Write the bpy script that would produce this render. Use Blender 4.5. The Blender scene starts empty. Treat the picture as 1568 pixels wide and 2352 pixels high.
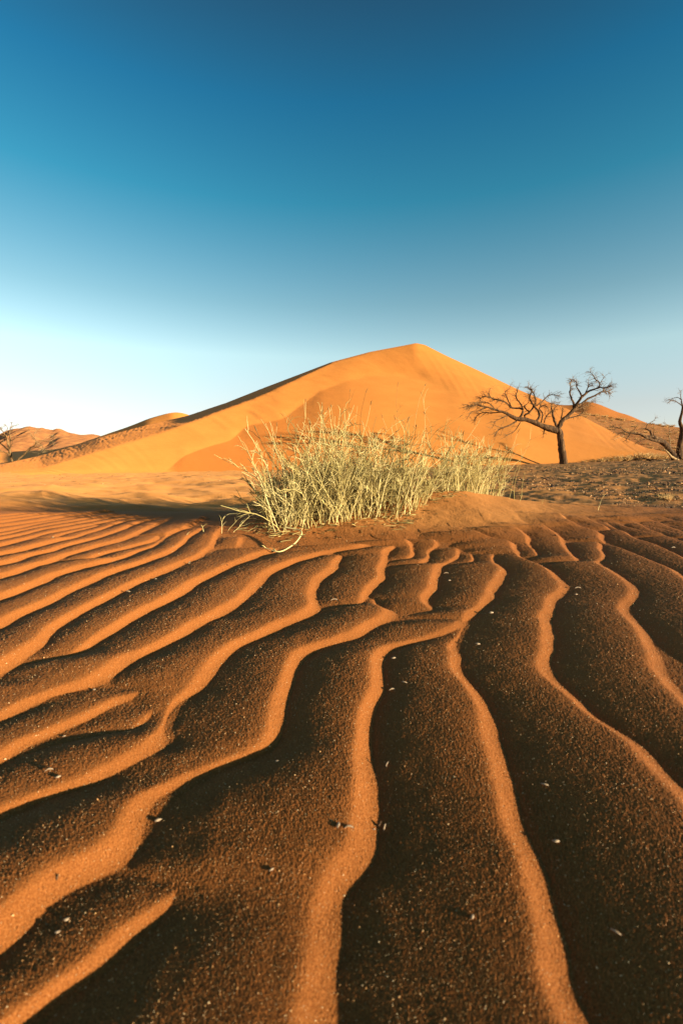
import bpy, math, random
import numpy as np
from math import radians as R

# ------------------------------------------------------------------ camera, sky, sun, exposure
sc = bpy.context.scene
COL = sc.collection
H = 0.40                                   # camera height over the sand at its foot (m)
PITCH = R(6.873)
FP, CX, CY = 1045.33, 784.0, 1176.0        # focal length and centre in the 1568 x 2352 reading of the photo
cam = bpy.data.cameras.new("camera")
cam_ob = bpy.data.objects.new("camera", cam)
COL.objects.link(cam_ob)
sc.camera = cam_ob
cam.sensor_fit = 'VERTICAL'
cam.sensor_height = 36
cam.lens = 16
cam.clip_start = 0.02
cam.clip_end = 9000
cam.dof.use_dof = True
cam.dof.focus_distance = 2.7
cam.dof.aperture_fstop = 7.0
cam_ob.location = (0, 0, H)
cam_ob.rotation_euler = (R(90) - PITCH, 0, 0)

SUN_AZ, SUN_EL = R(28), R(8.0)             # behind and to the right: azimuth turned back from the +X axis
SUN_DIR = np.array([math.cos(SUN_EL) * math.cos(SUN_AZ), -math.cos(SUN_EL) * math.sin(SUN_AZ), math.sin(SUN_EL)])
world = bpy.data.worlds.new("World")
sc.world = world
world.use_nodes = True
wn = world.node_tree
sky = wn.nodes.new('ShaderNodeTexSky')
sky.sky_type = 'NISHITA'
sky.sun_disc = False
sky.sun_elevation = SUN_EL
sky.sun_rotation = R(90) + SUN_AZ
sky.altitude = 800
sky.air_density = 1.0
sky.dust_density = 0.15
sky.ozone_density = 1.5
tc = wn.nodes.new('ShaderNodeTexCoord')
sep = wn.nodes.new('ShaderNodeSeparateXYZ')
wn.links.new(tc.outputs['Generated'], sep.inputs[0])
ramp = wn.nodes.new('ShaderNodeValToRGB')
wn.links.new(sep.outputs['Z'], ramp.inputs[0])
# tint of the desert air by height: deep polarised blue overhead, pale dust at the horizon
SKY = [(0.0, (1.6, 1.66, 2.6)), (0.015, (1.6, 1.64, 2.4)), (0.1, (2.38, 1.95, 1.98)), (0.206, (3.1, 2.85, 2.34)), (0.3, (1.95, 2.32, 1.98)),
       (0.457, (0.49, 1.90, 1.90)), (0.575, (0.27, 1.45, 1.75)), (0.66, (0.35, 1.03, 1.22)), (0.76, (0.12, 0.16, 0.21))]
els = ramp.color_ramp.elements
while len(els) < len(SKY):
    els.new(0.5)
for e, (p, c) in zip(els, SKY):
    e.position = p
    e.color = (c[0] / 4, c[1] / 4, c[2] / 4, 1)
mul = wn.nodes.new('ShaderNodeMix')
mul.data_type = 'RGBA'
mul.blend_type = 'MULTIPLY'
mul.inputs[0].default_value = 1
wn.links.new(sky.outputs[0], mul.inputs[6])
wn.links.new(ramp.outputs[0], mul.inputs[7])
bg = wn.nodes['Background']
bg.inputs[1].default_value = 0.05 * 4      # the ramp is stored at a quarter of its value
wn.links.new(mul.outputs[2], bg.inputs[0])

sun = bpy.data.lights.new("sun", 'SUN')
sun.energy = 5.0
sun.angle = R(0.55)
sun.color = (1.0, 0.93, 0.68)
sun_ob = bpy.data.objects.new("sun", sun)
COL.objects.link(sun_ob)
sun_ob.rotation_euler = (R(90) - SUN_EL, 0, R(90) - SUN_AZ)   # shines from +X, turned back behind the camera
sun_ob.location = (20, -12, 6)

sc.view_settings.view_transform = 'Standard'
sc.view_settings.look = 'None'
sc.view_settings.exposure = 1.1
sc.view_settings.gamma = 1
sc.cycles.max_bounces = 4
sc.cycles.diffuse_bounces = 2

RNG = np.random.default_rng(7)
random.seed(7)

# ------------------------------------------------------------------ helpers
def ray(px, py):
    """direction of a reading (px, py) of the photo, scaled so that its depth Y is 1: returns X/Y and (Z-H)/Y"""
    px, py = np.asarray(px, float), np.asarray(py, float)
    u = (CY - py) / FP
    y = math.cos(PITCH) + u * math.sin(PITCH)
    z = -math.sin(PITCH) + u * math.cos(PITCH)
    return ((px - CX) / FP) / y, z / y

def at(px, py, d):
    a, b = ray(px, py)
    return np.array([a * d, np.broadcast_to(d, np.shape(a)) * 1.0, H + b * d]).T

def smooth(t):
    t = np.clip(t, 0, 1)
    return t * t * (3 - 2 * t)

def _hash(ix, iy, seed):
    h = (ix.astype(np.int64) * 374761393 + iy.astype(np.int64) * 668265263 + seed * 974711) & 0xffffffff
    h = ((h ^ (h >> 13)) * 1274126177) & 0xffffffff
    return ((h ^ (h >> 16)) & 0xffff) / 65535.0

def noise(x, y, seed=0):
    """smooth value noise, -1..1"""
    x0, y0 = np.floor(x), np.floor(y)
    fx, fy = x - x0, y - y0
    fx, fy = fx * fx * (3 - 2 * fx), fy * fy * (3 - 2 * fy)
    a, b = _hash(x0, y0, seed), _hash(x0 + 1, y0, seed)
    c, d = _hash(x0, y0 + 1, seed), _hash(x0 + 1, y0 + 1, seed)
    return (a + (b - a) * fx + (c - a) * fy + (a - b - c + d) * fx * fy) * 2 - 1

def fbm(x, y, seed=0, octv=4):
    s, a = 0, 0.5
    for k in range(octv):
        s = s + a * noise(x * 2 ** k + 13.7 * k, y * 2 ** k - 7.3 * k, seed + k)
        a *= 0.5
    return s

def new_mesh(name, verts, faces, mat, parent=None, smooth_shade=True, attrs=None):
    """verts (N,3); faces: list of int arrays (M,k)"""
    me = bpy.data.meshes.new(name)
    verts = np.asarray(verts, np.float32)
    fl = [np.asarray(f, np.int32) for f in (faces if isinstance(faces, list) else [faces])]
    me.vertices.add(len(verts))
    me.vertices.foreach_set('co', verts.ravel())
    loops = np.concatenate([f.ravel() for f in fl])
    tot = np.concatenate([np.full(len(f), f.shape[1], np.int32) for f in fl])
    start = np.concatenate([[0], np.cumsum(tot)[:-1]]).astype(np.int32)
    me.loops.add(len(loops))
    me.loops.foreach_set('vertex_index', loops)
    me.polygons.add(len(tot))
    me.polygons.foreach_set('loop_start', start)
    if smooth_shade:
        me.polygons.foreach_set('use_smooth', np.ones(len(tot), bool))
    for an, av in (attrs or {}).items():
        at_ = me.attributes.new(an, 'FLOAT', 'POINT')
        at_.data.foreach_set('value', np.asarray(av, np.float32))
    me.update(calc_edges=True)
    me.validate()
    me.materials.append(mat)
    ob = bpy.data.objects.new(name, me)
    COL.objects.link(ob)
    ob.parent = parent
    return ob

def recentre(ob, origin):
    """move the object's origin to a point without moving its mesh"""
    o = np.asarray(origin, np.float32)
    n = len(ob.data.vertices)
    co = np.empty(n * 3, np.float32)
    ob.data.vertices.foreach_get('co', co)
    ob.data.vertices.foreach_set('co', (co.reshape(-1, 3) - o).ravel())
    ob.data.update()
    ob.location = tuple(float(v) for v in o)

def grid_faces(nr, nc, wrap=False):
    i, j = np.meshgrid(np.arange(nr - 1), np.arange(nc if wrap else nc - 1), indexing='ij')
    k = (j + 1) % nc
    return np.stack([i * nc + j, i * nc + k, (i + 1) * nc + k, (i + 1) * nc + j], -1).reshape(-1, 4)

def tubes(P, Rad, sides=4):
    """P (N,K,3) centre lines, Rad (N,K) -> verts, quads"""
    P, Rad = np.asarray(P, float), np.asarray(Rad, float)
    N, K, _ = P.shape
    T = np.gradient(P, axis=1)
    T /= np.linalg.norm(T, axis=2, keepdims=True) + 1e-12
    ref = np.where(np.abs(T[:, :1, 2:3]) > 0.8, np.array([1.0, 0.1, 0]), np.array([0, 0.1, 1.0]))
    U = np.cross(T, np.broadcast_to(ref, T.shape))
    U /= np.linalg.norm(U, axis=2, keepdims=True) + 1e-12
    V = np.cross(T, U)
    a = np.arange(sides) * 2 * math.pi / sides
    ring = P[:, :, None, :] + Rad[:, :, None, None] * (np.cos(a)[None, None, :, None] * U[:, :, None, :] + np.sin(a)[None, None, :, None] * V[:, :, None, :])
    verts = ring.reshape(-1, 3)
    n, k, s = np.meshgrid(np.arange(N), np.arange(K - 1), np.arange(sides), indexing='ij')
    base = n * K * sides
    s2 = (s + 1) % sides
    q = np.stack([base + k * sides + s, base + k * sides + s2, base + (k + 1) * sides + s2, base + (k + 1) * sides + s], -1).reshape(-1, 4)
    return verts, q

def join(parts):
    vs, fs, off = [], [], 0
    for v, f in parts:
        vs.append(v)
        fs.append(f + off)
        off += len(v)
    return np.concatenate(vs), np.concatenate(fs)

def catmull(pts, K):
    """smooth resample of an (n,d) polyline to K points"""
    p = np.asarray(pts, float)
    n = len(p)
    seg = np.r_[0, np.cumsum(np.linalg.norm(np.diff(p[:, :2], axis=0), axis=1) + 1e-9)]
    t = np.linspace(0, seg[-1], K)
    i = np.clip(np.searchsorted(seg, t, side='right') - 1, 0, n - 2)
    u = ((t - seg[i]) / (seg[i + 1] - seg[i]))[:, None]
    m = np.gradient(p, seg, axis=0) if n > 2 else np.repeat((p[1:] - p[:1]) / (seg[1] - seg[0]), 2, 0)
    h = (seg[i + 1] - seg[i])[:, None]
    return ((2 * u ** 3 - 3 * u ** 2 + 1) * p[i] + (u ** 3 - 2 * u ** 2 + u) * h * m[i] + (-2 * u ** 3 + 3 * u ** 2) * p[i + 1] + (u ** 3 - u ** 2) * h * m[i + 1])

def tag(o, label=None, cat=None, group=None, kind=None):
    if label: o['label'] = label
    if cat: o['category'] = cat
    if group: o['group'] = group
    if kind: o['kind'] = kind
    return o

def empty(name, loc):
    o = bpy.data.objects.new(name, None)
    o.location = tuple(float(v) for v in loc)
    o.empty_display_size = 0.1
    COL.objects.link(o)
    return o

# ------------------------------------------------------------------ materials
def mat(name):
    m = bpy.data.materials.new(name)
    m.use_nodes = True
    nt = m.node_tree
    b = nt.nodes['Principled BSDF']
    b.inputs['Roughness'].default_value = 0.9
    b.inputs['Specular IOR Level'].default_value = 0.15
    return m, nt, b

def node(nt, t, **kw):
    n = nt.nodes.new(t)
    for k, v in kw.items():
        if k in n.inputs.keys() if isinstance(k, str) else False:
            n.inputs[k].default_value = v
        else:
            setattr(n, k, v)
    return n

def tex_noise(nt, scale, detail=3, vec=None, rough=0.55):
    n = nt.nodes.new('ShaderNodeTexNoise')
    n.inputs['Scale'].default_value = scale
    n.inputs['Detail'].default_value = detail
    n.inputs['Roughness'].default_value = rough
    if vec is not None:
        nt.links.new(vec, n.inputs['Vector'])
    return n

TINT = (1.0, 0.89, 0.79)

def tint(c):
    return c if min(c) == max(c) else tuple(a * b for a, b in zip(c, TINT))

def rampn(nt, fac, stops):
    r = nt.nodes.new('ShaderNodeValToRGB')
    e = r.color_ramp.elements
    while len(e) < len(stops):
        e.new(0.5)
    for x, (p, c) in zip(e, stops):
        x.position = p
        x.color = (*tint(c), 1)
    nt.links.new(fac, r.inputs[0])
    return r

def mixc(nt, fac, a, b, mode='MIX'):
    m = nt.nodes.new('ShaderNodeMix')
    m.data_type = 'RGBA'
    m.blend_type = mode
    for sock, v in ((0, fac), (6, a), (7, b)):
        if hasattr(v, 'is_output'):
            nt.links.new(v, m.inputs[sock])
        else:
            m.inputs[sock].default_value = v if sock == 0 else (*tint(v), 1)
    return m.outputs[2]

SAND, SAND_DARK, SAND_LIGHT = (0.34, 0.111, 0.024), (0.27, 0.079, 0.016), (0.40, 0.142, 0.035)

def make_sand():
    m, nt, b = mat('rippled_sand')
    pos = nt.nodes.new('ShaderNodeNewGeometry').outputs['Position']
    grain = tex_noise(nt, 800, 2, pos, 0.8)
    c1 = rampn(nt, grain.outputs['Fac'], [(0.33, (0.14, 0.038, 0.008)), (0.48, SAND), (0.66, (0.60, 0.235, 0.068))])
    broad = tex_noise(nt, 3.0, 4, pos)
    c2 = mixc(nt, broad.outputs['Fac'], SAND_DARK, SAND_LIGHT)
    c = mixc(nt, 0.35, c1.outputs[0], c2)
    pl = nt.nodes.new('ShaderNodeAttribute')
    pl.attribute_name = 'pale'                       # coarser, yellower sand of the flats; sunlit brightness painted in there and on mound
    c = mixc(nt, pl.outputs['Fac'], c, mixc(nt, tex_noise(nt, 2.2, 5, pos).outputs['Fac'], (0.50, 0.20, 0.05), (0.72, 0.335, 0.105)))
    g = nt.nodes.new('ShaderNodeAttribute')
    g.attribute_name = 'gravel'
    # dark desert pavement: patches of grey and brown grit lying on the sand of the flat
    mp = nt.nodes.new('ShaderNodeMapping')
    mp.inputs['Scale'].default_value = (1.0, 0.75, 1)
    nt.links.new(pos, mp.inputs[0])
    pat = tex_noise(nt, 1.3, 6, mp.outputs[0], 0.72)
    pr = rampn(nt, pat.outputs['Fac'], [(0.47, (0, 0, 0)), (0.57, (1, 1, 1))])
    fine = tex_noise(nt, 60, 3, pos, 0.7)
    grit = rampn(nt, fine.outputs['Fac'], [(0.35, (0.04, 0.028, 0.024)), (0.52, (0.14, 0.075, 0.042)), (0.66, (0.40, 0.19, 0.075))])
    f = nt.nodes.new('ShaderNodeMath')
    f.operation = 'MULTIPLY'
    nt.links.new(pr.outputs[0], f.inputs[0])
    nt.links.new(g.outputs['Fac'], f.inputs[1])
    c = mixc(nt, f.outputs[0], c, grit.outputs[0])
    nt.links.new(c, b.inputs['Base Color'])
    b.inputs['Diffuse Roughness'].default_value = 0.5
    bn = tex_noise(nt, 800, 2, pos, 0.8)
    bp = nt.nodes.new('ShaderNodeBump')
    bp.inputs['Strength'].default_value = 0.5
    bp.inputs['Distance'].default_value = 0.001
    nt.links.new(bn.outputs['Fac'], bp.inputs['Height'])
    nt.links.new(bp.outputs[0], b.inputs['Normal'])
    return m

def make_dune_mat(name, base, dark, bump_scale=3.0, bump=0.25, stretch=(1, 1, 1)):
    m, nt, b = mat(name)
    pos = nt.nodes.new('ShaderNodeNewGeometry').outputs['Position']
    mp = nt.nodes.new('ShaderNodeMapping')
    mp.inputs['Scale'].default_value = stretch
    nt.links.new(pos, mp.inputs[0])
    n1 = tex_noise(nt, 0.35, 5, mp.outputs[0])
    c = rampn(nt, n1.outputs['Fac'], [(0.3, dark), (0.7, base)])
    n3 = tex_noise(nt, 30, 2, pos)
    c = mixc(nt, 0.25, c.outputs[0], rampn(nt, n3.outputs['Fac'], [(0.3, dark), (0.7, base)]).outputs[0])
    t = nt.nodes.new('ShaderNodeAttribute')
    t.attribute_name = 'slope_shade'                       # redder tone painted in for slope shading on bowl and shoulder
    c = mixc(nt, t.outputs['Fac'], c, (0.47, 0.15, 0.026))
    nt.links.new(c, b.inputs['Base Color'])
    n2 = tex_noise(nt, bump_scale, 4, mp.outputs[0], 0.65)
    bp = nt.nodes.new('ShaderNodeBump')
    bp.inputs['Strength'].default_value = bump
    bp.inputs['Distance'].default_value = 0.2
    nt.links.new(n2.outputs['Fac'], bp.inputs['Height'])
    nt.links.new(bp.outputs[0], b.inputs['Normal'])
    b.inputs['Diffuse Roughness'].default_value = 0.6
    return m

def make_simple(name, stops, scale, detail=4, stretch=(1, 1, 1), bump=0.0, dist=0.02, rough=0.85, per_object=False):
    m, nt, b = mat(name)
    tcn = nt.nodes.new('ShaderNodeTexCoord')
    mp = nt.nodes.new('ShaderNodeMapping')
    mp.inputs['Scale'].default_value = stretch
    nt.links.new(tcn.outputs['Object'], mp.inputs[0])
    n = tex_noise(nt, scale, detail, mp.outputs[0], 0.65)
    fac = n.outputs['Fac']
    r = rampn(nt, fac, stops)
    nt.links.new(r.outputs[0], b.inputs['Base Color'])
    b.inputs['Roughness'].default_value = rough
    if bump:
        bp = nt.nodes.new('ShaderNodeBump')
        bp.inputs['Strength'].default_value = bump
        bp.inputs['Distance'].default_value = dist
        nt.links.new(fac, bp.inputs['Height'])
        nt.links.new(bp.outputs[0], b.inputs['Normal'])
    return m

def make_attr_ramp(name, stops, rough=0.8):
    m, nt, b = mat(name)
    a = nt.nodes.new('ShaderNodeAttribute')
    a.attribute_name = 'tone'
    r = rampn(nt, a.outputs['Fac'], stops)
    nt.links.new(r.outputs[0], b.inputs['Base Color'])
    b.inputs['Roughness'].default_value = rough
    return m

M_SAND = make_sand()
M_DUNE = make_dune_mat('dune_sand', (0.74, 0.285, 0.060), (0.66, 0.242, 0.048), 1.5, 0.16)
M_DUNE_RED = make_dune_mat('red_dune_sand', (0.56, 0.20, 0.042), (0.48, 0.165, 0.034), 1.5, 0.3)
M_HILL = make_dune_mat('rocky_slope', (0.50, 0.21, 0.07), (0.22, 0.09, 0.04), 0.5, 1.0, (1, 1, 2.5))
M_SCRUB_SLOPE = make_dune_mat('gravel_slope', (0.60, 0.255, 0.072), (0.40, 0.16, 0.05), 2.0, 0.8, (1, 0.5, 1))
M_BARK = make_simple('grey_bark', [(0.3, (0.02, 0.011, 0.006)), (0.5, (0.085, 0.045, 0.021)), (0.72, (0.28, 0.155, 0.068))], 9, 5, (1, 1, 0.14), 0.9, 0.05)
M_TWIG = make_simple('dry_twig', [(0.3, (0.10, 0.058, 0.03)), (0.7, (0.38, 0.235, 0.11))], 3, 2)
M_GOLD = make_simple('sunlit_bark', [(0.3, (0.05, 0.028, 0.014)), (0.5, (0.20, 0.11, 0.045)), (0.72, (0.42, 0.25, 0.105))], 5, 4, (1, 1, 0.2), 0.8, 0.05)  # golden sunlight put into the bark colour of the left trees
M_PALE = make_simple('bleached_wood', [(0.3, (0.30, 0.20, 0.10)), (0.7, (0.52, 0.36, 0.19))], 3, 3)
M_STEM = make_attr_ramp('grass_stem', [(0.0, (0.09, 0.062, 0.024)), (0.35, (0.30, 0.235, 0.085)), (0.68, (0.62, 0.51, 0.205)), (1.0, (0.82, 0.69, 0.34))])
M_HEAD = make_simple('seed_head', [(0.3, (0.13, 0.075, 0.03)), (0.7, (0.30, 0.20, 0.08))], 40, 2)
M_TUFT = make_attr_ramp('pale_tuft', [(0.0, (0.34, 0.20, 0.08)), (1.0, (0.76, 0.52, 0.23))])
M_STONE = make_attr_ramp('gravel_stone', [(0.0, (0.05, 0.038, 0.034)), (0.45, (0.17, 0.085, 0.042)), (0.8, (0.42, 0.21, 0.085)), (1.0, (0.60, 0.40, 0.21))], 0.7)
M_CHIP = make_simple('pale_chip', [(0.3, (0.26, 0.17, 0.10)), (0.7, (0.52, 0.40, 0.29))], 300, 3, (1, 1, 1), 0.2, 0.0005, 0.5)
M_CHIP_DARK = make_simple('dark_chip', [(0.3, (0.06, 0.035, 0.02)), (0.7, (0.16, 0.09, 0.05))], 300, 3)
M_GRAIN = make_attr_ramp('quartz_grain', [(0.0, (0.42, 0.19, 0.07)), (0.6, (0.74, 0.42, 0.17)), (1.0, (0.88, 0.68, 0.42))], 0.35)

# ------------------------------------------------------------------ the lie of the land
# the foot of the big dune: reading (px, py) and depth
FOOT = np.array([(-900, 1105, 25), (-300, 1098, 25), (0, 1092, 25), (200, 1090, 27), (400, 1086, 29), (600, 1083, 30), (900, 1076, 31.5), (1180, 1068, 34),
                 (1290, 1064, 37), (1350, 1062, 38), (1460, 1058, 40), (1568, 1052, 42), (1800, 1050, 44), (2400, 1050, 44)], float)
_fa, _fb = ray(FOOT[:, 0], FOOT[:, 1])
FOOT_D, FOOT_Z = FOOT[:, 2], H + _fb * FOOT[:, 2]
RIDGE_X = np.array([-6, -1.6, -1.0, -0.6, -0.2, 0.1, 0.4, 0.75, 1.0, 1.3, 1.8, 2.4, 4, 8], float)
RIDGE_Z = np.array([0, 0.0, 0.01, 0.045, 0.10, 0.135, 0.165, 0.19, 0.145, 0.095, 0.062, 0.032, 0.02, 0.0], float)
RIDGE_Y = np.array([3.2, 3.15, 3.05, 2.95, 2.9, 2.9, 2.9, 2.92, 3.0, 3.08, 3.15, 3.25, 3.5, 4], float)

_rx = np.linspace(-6, 8, 701)
_k = np.hanning(27); _k /= _k.sum()
RIDGE_Z = np.convolve(np.pad(np.interp(_rx, RIDGE_X, RIDGE_Z), 13, 'edge'), _k, 'valid')
RIDGE_Y = np.convolve(np.pad(np.interp(_rx, RIDGE_X, RIDGE_Y), 13, 'edge'), _k, 'valid')
RIDGE_X = _rx

def plain(X, Y):
    r = np.hypot(X, Y)
    a = np.where(Y > 0.3, X / np.maximum(Y, 0.3), np.sign(X) * 3)
    d, z = np.interp(a, _fa, FOOT_D), np.interp(a, _fa, FOOT_Z)
    t = np.clip((Y - 3.4) / (d - 3.4), 0, 1)
    behind = smooth(-Y / 5)
    return (-0.045 + (z + 0.045) * t) * (1 - behind) + behind * -0.05 * np.minimum(r / 10, 6)

def base(X, Y):
    zr = np.interp(X, RIDGE_X, RIDGE_Z)
    yr = np.interp(X, RIDGE_X, RIDGE_Y)
    s = np.clip((Y - (yr - 1.05)) / 1.05, 0, 1)
    front = zr * (0.35 * smooth(s) + 0.65 * s ** 1.7)
    t = smooth((Y - yr) / np.where(X > 0.9, 0.5, 0.75))
    back = zr * (1 - t) + plain(X, Y) * t
    z = np.where(Y < yr, front, back)
    far = smooth((np.hypot(X, Y) - 8) / 25) * (Y < 1)
    return z * (1 - far) + plain(X, Y) * far

def mound(X, Y):
    zr = np.interp(X, RIDGE_X, RIDGE_Z)
    yr = np.interp(X, RIDGE_X, RIDGE_Y)
    return zr * smooth((Y - (yr - 1.05)) / 1.05)

def onto_ground(px, py):
    """where a reading of the photo meets the sand"""
    a, b = ray(px, py)
    d = np.full(np.shape(a), 0.3)
    hit = np.zeros(np.shape(a), bool)
    step = 1.012
    for k in range(480):
        nd = d * step
        below = (H + b * nd) <= base(a * nd, nd)
        hit |= below
        d = np.where(hit, d, nd)
    lo, hi = d, d * step
    for k in range(20):
        mid = (lo + hi) / 2
        below = (H + b * mid) <= base(a * mid, mid)
        hi, lo = np.where(below, mid, hi), np.where(below, lo, mid)
    return np.stack([a * hi, hi * 1.0], -1)

# ------------------------------------------------------------------ ripple crests, read off the photo in six enlarged views (origin x, origin y, scale)
VIEW = {'A': (0, 2000, 2.24), 'B': (700, 2000, 2.24), 'C': (1400, 1950, 2.24), 'D': (2031, 1950, 2.24), 'E': (0, 2600, 1.12), 'G': (1331, 2700, 1.12)}
CRESTS = [
 [('D', [(1180,265),(1400,295),(1568,322)])],
 [('D', [(1100,272),(1300,312),(1568,360)])],
 [('D', [(1020,298),(1200,340),(1400,382),(1568,422)])],
 [('D', [(950,310),(1100,370),(1260,415),(1400,450),(1568,487)])],
 [('D', [(870,310),(960,370),(1060,420),(1130,470),(1300,530),(1420,580),(1568,655)])],
 [('D', [(660,262),(760,310),(850,350),(930,402)])],
 [('D', [(450,250),(530,310),(620,360),(700,390),(780,415),(825,475),(870,510),(1000,555),(1130,610),(1250,665),(1380,720),(1480,780),(1568,842)])],
 [('D', [(800,500),(815,560),(845,620),(835,655),(775,692),(860,740),(950,800),(1040,870),(1090,960),(1075,1020),(1020,1070),(1010,1120),(1070,1200),(1140,1290),(1200,1400),(1250,1500)]), ('G', [(1440,0),(1500,70),(1568,150)])],
 [('C', [(1080,390),(1180,450),(1290,480),(1400,500)]), ('D', [(40,570),(100,630),(190,680),(290,720),(350,760),(420,830),(478,890),(460,945),(390,1000),(350,1100),(300,1220),(312,1330),(330,1450)]), ('G', [(940,0),(990,60),(1060,130),(1130,200),(1230,270),(1310,330),(1380,410),(1460,500),(1568,610)])],
 [('D', [(280,340),(380,400),(460,470),(480,530),(540,600),(605,690)])],
 [('D', [(40,360),(100,400),(150,440),(170,500),(230,580),(260,640)])],
 [('C', [(1290,600),(1282,680),(1335,770),(1310,840),(1260,930),(1210,1020),(1150,1090),(1060,1160),(1010,1230),(980,1300),(912,1400),(905,1450),(935,1520)]), ('G', [(555,0),(600,60),(650,180),(700,330),(730,450),(760,570),(780,700),(830,830),(870,950),(900,1080),(930,1200),(940,1300),(930,1450),(922,1564)])],
 [('C', [(1080,600),(1100,650),(1060,700)])],
 [('C', [(1010,1190),(950,1250),(880,1290),(750,1340),(600,1390),(430,1430),(310,1470),(245,1530)]), ('G', [(185,0),(180,100),(140,180),(120,300),(110,420),(118,520),(112,600),(95,720),(90,800),(30,880)]), ('E', [(1480,1050),(1435,1150),(1425,1300),(1405,1460),(1395,1560)])],
 [('C', [(960,550),(950,620),(860,690),(780,720),(755,780),(735,870),(710,950),(648,1005),(650,1050),(700,1100),(760,1145)])],
 [('C', [(740,470),(762,520),(700,590),(670,660),(605,712)])],
 [('C', [(500,480),(548,550),(555,610),(490,665)])],
 [('C', [(400,530),(310,600),(290,680),(245,760),(262,830),(200,890),(140,960),(70,1090)])],
 [('C', [(215,1010),(250,1080),(335,1130),(320,1180),(180,1250),(0,1350)]), ('B', [(1420,1290),(1290,1330),(1180,1370),(1090,1430),(1030,1500)]), ('E', [(1290,80),(1260,160),(1240,250),(1230,330),(1205,400),(1175,450),(1090,490),(960,530),(860,570),(750,630),(640,680),(590,730),(555,800),(530,870),(490,930),(410,985),(300,1035),(180,1125),(100,1200),(0,1300)])],
 [('B', [(1480,500),(1440,560),(1410,620),(1320,690),(1240,760),(1195,850),(1215,930),(1225,1000),(1160,1060),(1080,1095),(960,1130),(850,1180),(720,1240),(600,1290),(500,1335),(420,1400),(330,1480)]), ('E', [(960,60),(910,120),(860,185),(780,245),(735,330),(690,420),(600,495),(480,555),(360,610),(230,655),(100,695),(0,738)])],
 [('E', [(900,1055),(800,1120),(690,1200),(575,1280),(470,1390),(390,1480),(310,1568)])],
 [('E', [(700,265),(630,330),(560,410)])],
 [('E', [(740,180),(620,205),(520,235),(440,280),(310,340),(170,395),(80,430),(0,485)])],
 [('C', [(170,520),(60,555)]), ('B', [(1430,470),(1280,500),(1150,540),(1060,565),(960,605),(860,655),(775,700),(710,765),(650,830),(590,900),(500,960),(400,1020),(270,1090),(150,1150),(20,1240)]), ('A', [(1400,1335),(1250,1400),(1100,1465)]), ('E', [(560,60),(480,112),(400,160),(260,200),(130,242),(0,312)])],
 [('B', [(900,440),(830,480),(720,505),(620,550),(500,590),(430,630),(300,690),(180,745),(100,800),(20,865)]), ('A', [(1450,940),(1300,1000),(1200,1055),(1100,1120),(980,1190),(880,1245),(800,1300),(700,1380),(620,1420),(560,1460)])],
 [('B', [(600,335),(575,390),(545,432)])],
 [('B', [(425,240),(385,300),(345,370),(300,440),(220,500),(130,545),(0,605)]), ('A', [(1440,660),(1300,720),(1180,772),(1060,832),(960,890),(850,950),(740,1003),(640,1062),(540,1122),(450,1175),(400,1230),(320,1320),(220,1395),(120,1455),(0,1535)])],
 [('B', [(250,255),(180,300),(100,350),(60,395),(10,435)]), ('A', [(1440,510),(1340,550),(1200,600),(1050,645),(930,690),(830,740),(700,790),(600,832),(500,890),(400,940),(300,990),(180,1042),(80,1092),(0,1142)])],
 [('B', [(290,150),(200,205),(100,255),(5,290)]), ('A', [(1500,325),(1400,400),(1340,435),(1240,470),(1100,530),(950,575),(830,602),(720,620),(600,655),(480,695),(400,740),(300,782),(180,832),(80,870),(0,893)])],
 [('A', [(1420,325),(1330,390),(1200,420),(1100,450),(960,482),(850,520),(765,560)])],
 [('A', [(1568,150),(1450,205),(1330,258),(1240,300),(1100,360),(960,402),(850,432),(700,472),(560,522),(430,570),(300,605),(180,652),(80,688),(0,705)])],
 [('A', [(1500,150),(1350,185),(1200,225),(1100,270),(960,312),(850,350),(700,392),(550,432),(430,478),(300,505),(180,542),(80,575),(0,592)])],
 [('A', [(1400,150),(1250,175),(1120,198),(1000,233),(870,280),(760,312),(640,350),(500,383),(350,422),(200,462),(80,490),(0,503)])],
 [('A', [(900,230),(800,255),(650,290),(520,330),(440,358)])],
 [('A', [(1300,142),(1100,177),(950,204),(850,223),(700,252),(560,280),(400,312),(300,342),(150,382),(0,420)])],
 [('A', [(1200,132),(1000,165),(850,190),(700,215),(550,242),(400,265),(300,292),(200,320),(100,342),(0,362)])],
 [('A', [(1100,128),(900,157),(700,187),(500,218),(300,253),(150,290),(0,322)])],
 [('A', [(900,130),(700,160),(500,190),(300,225),(150,262),(0,291)])],
 [('A', [(1050,110),(750,132),(600,155),(400,190),(200,218),(0,247)])],
 [('A', [(700,115),(500,138),(300,167),(100,195),(0,211)])],
 [('A', [(500,120),(300,142),(0,181)])],
 [('A', [(300,121),(0,151)])],
]
Y0, Y1, DY = -1.6, 4.6, 0.004
YT = np.arange(Y0, Y1, DY)

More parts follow.
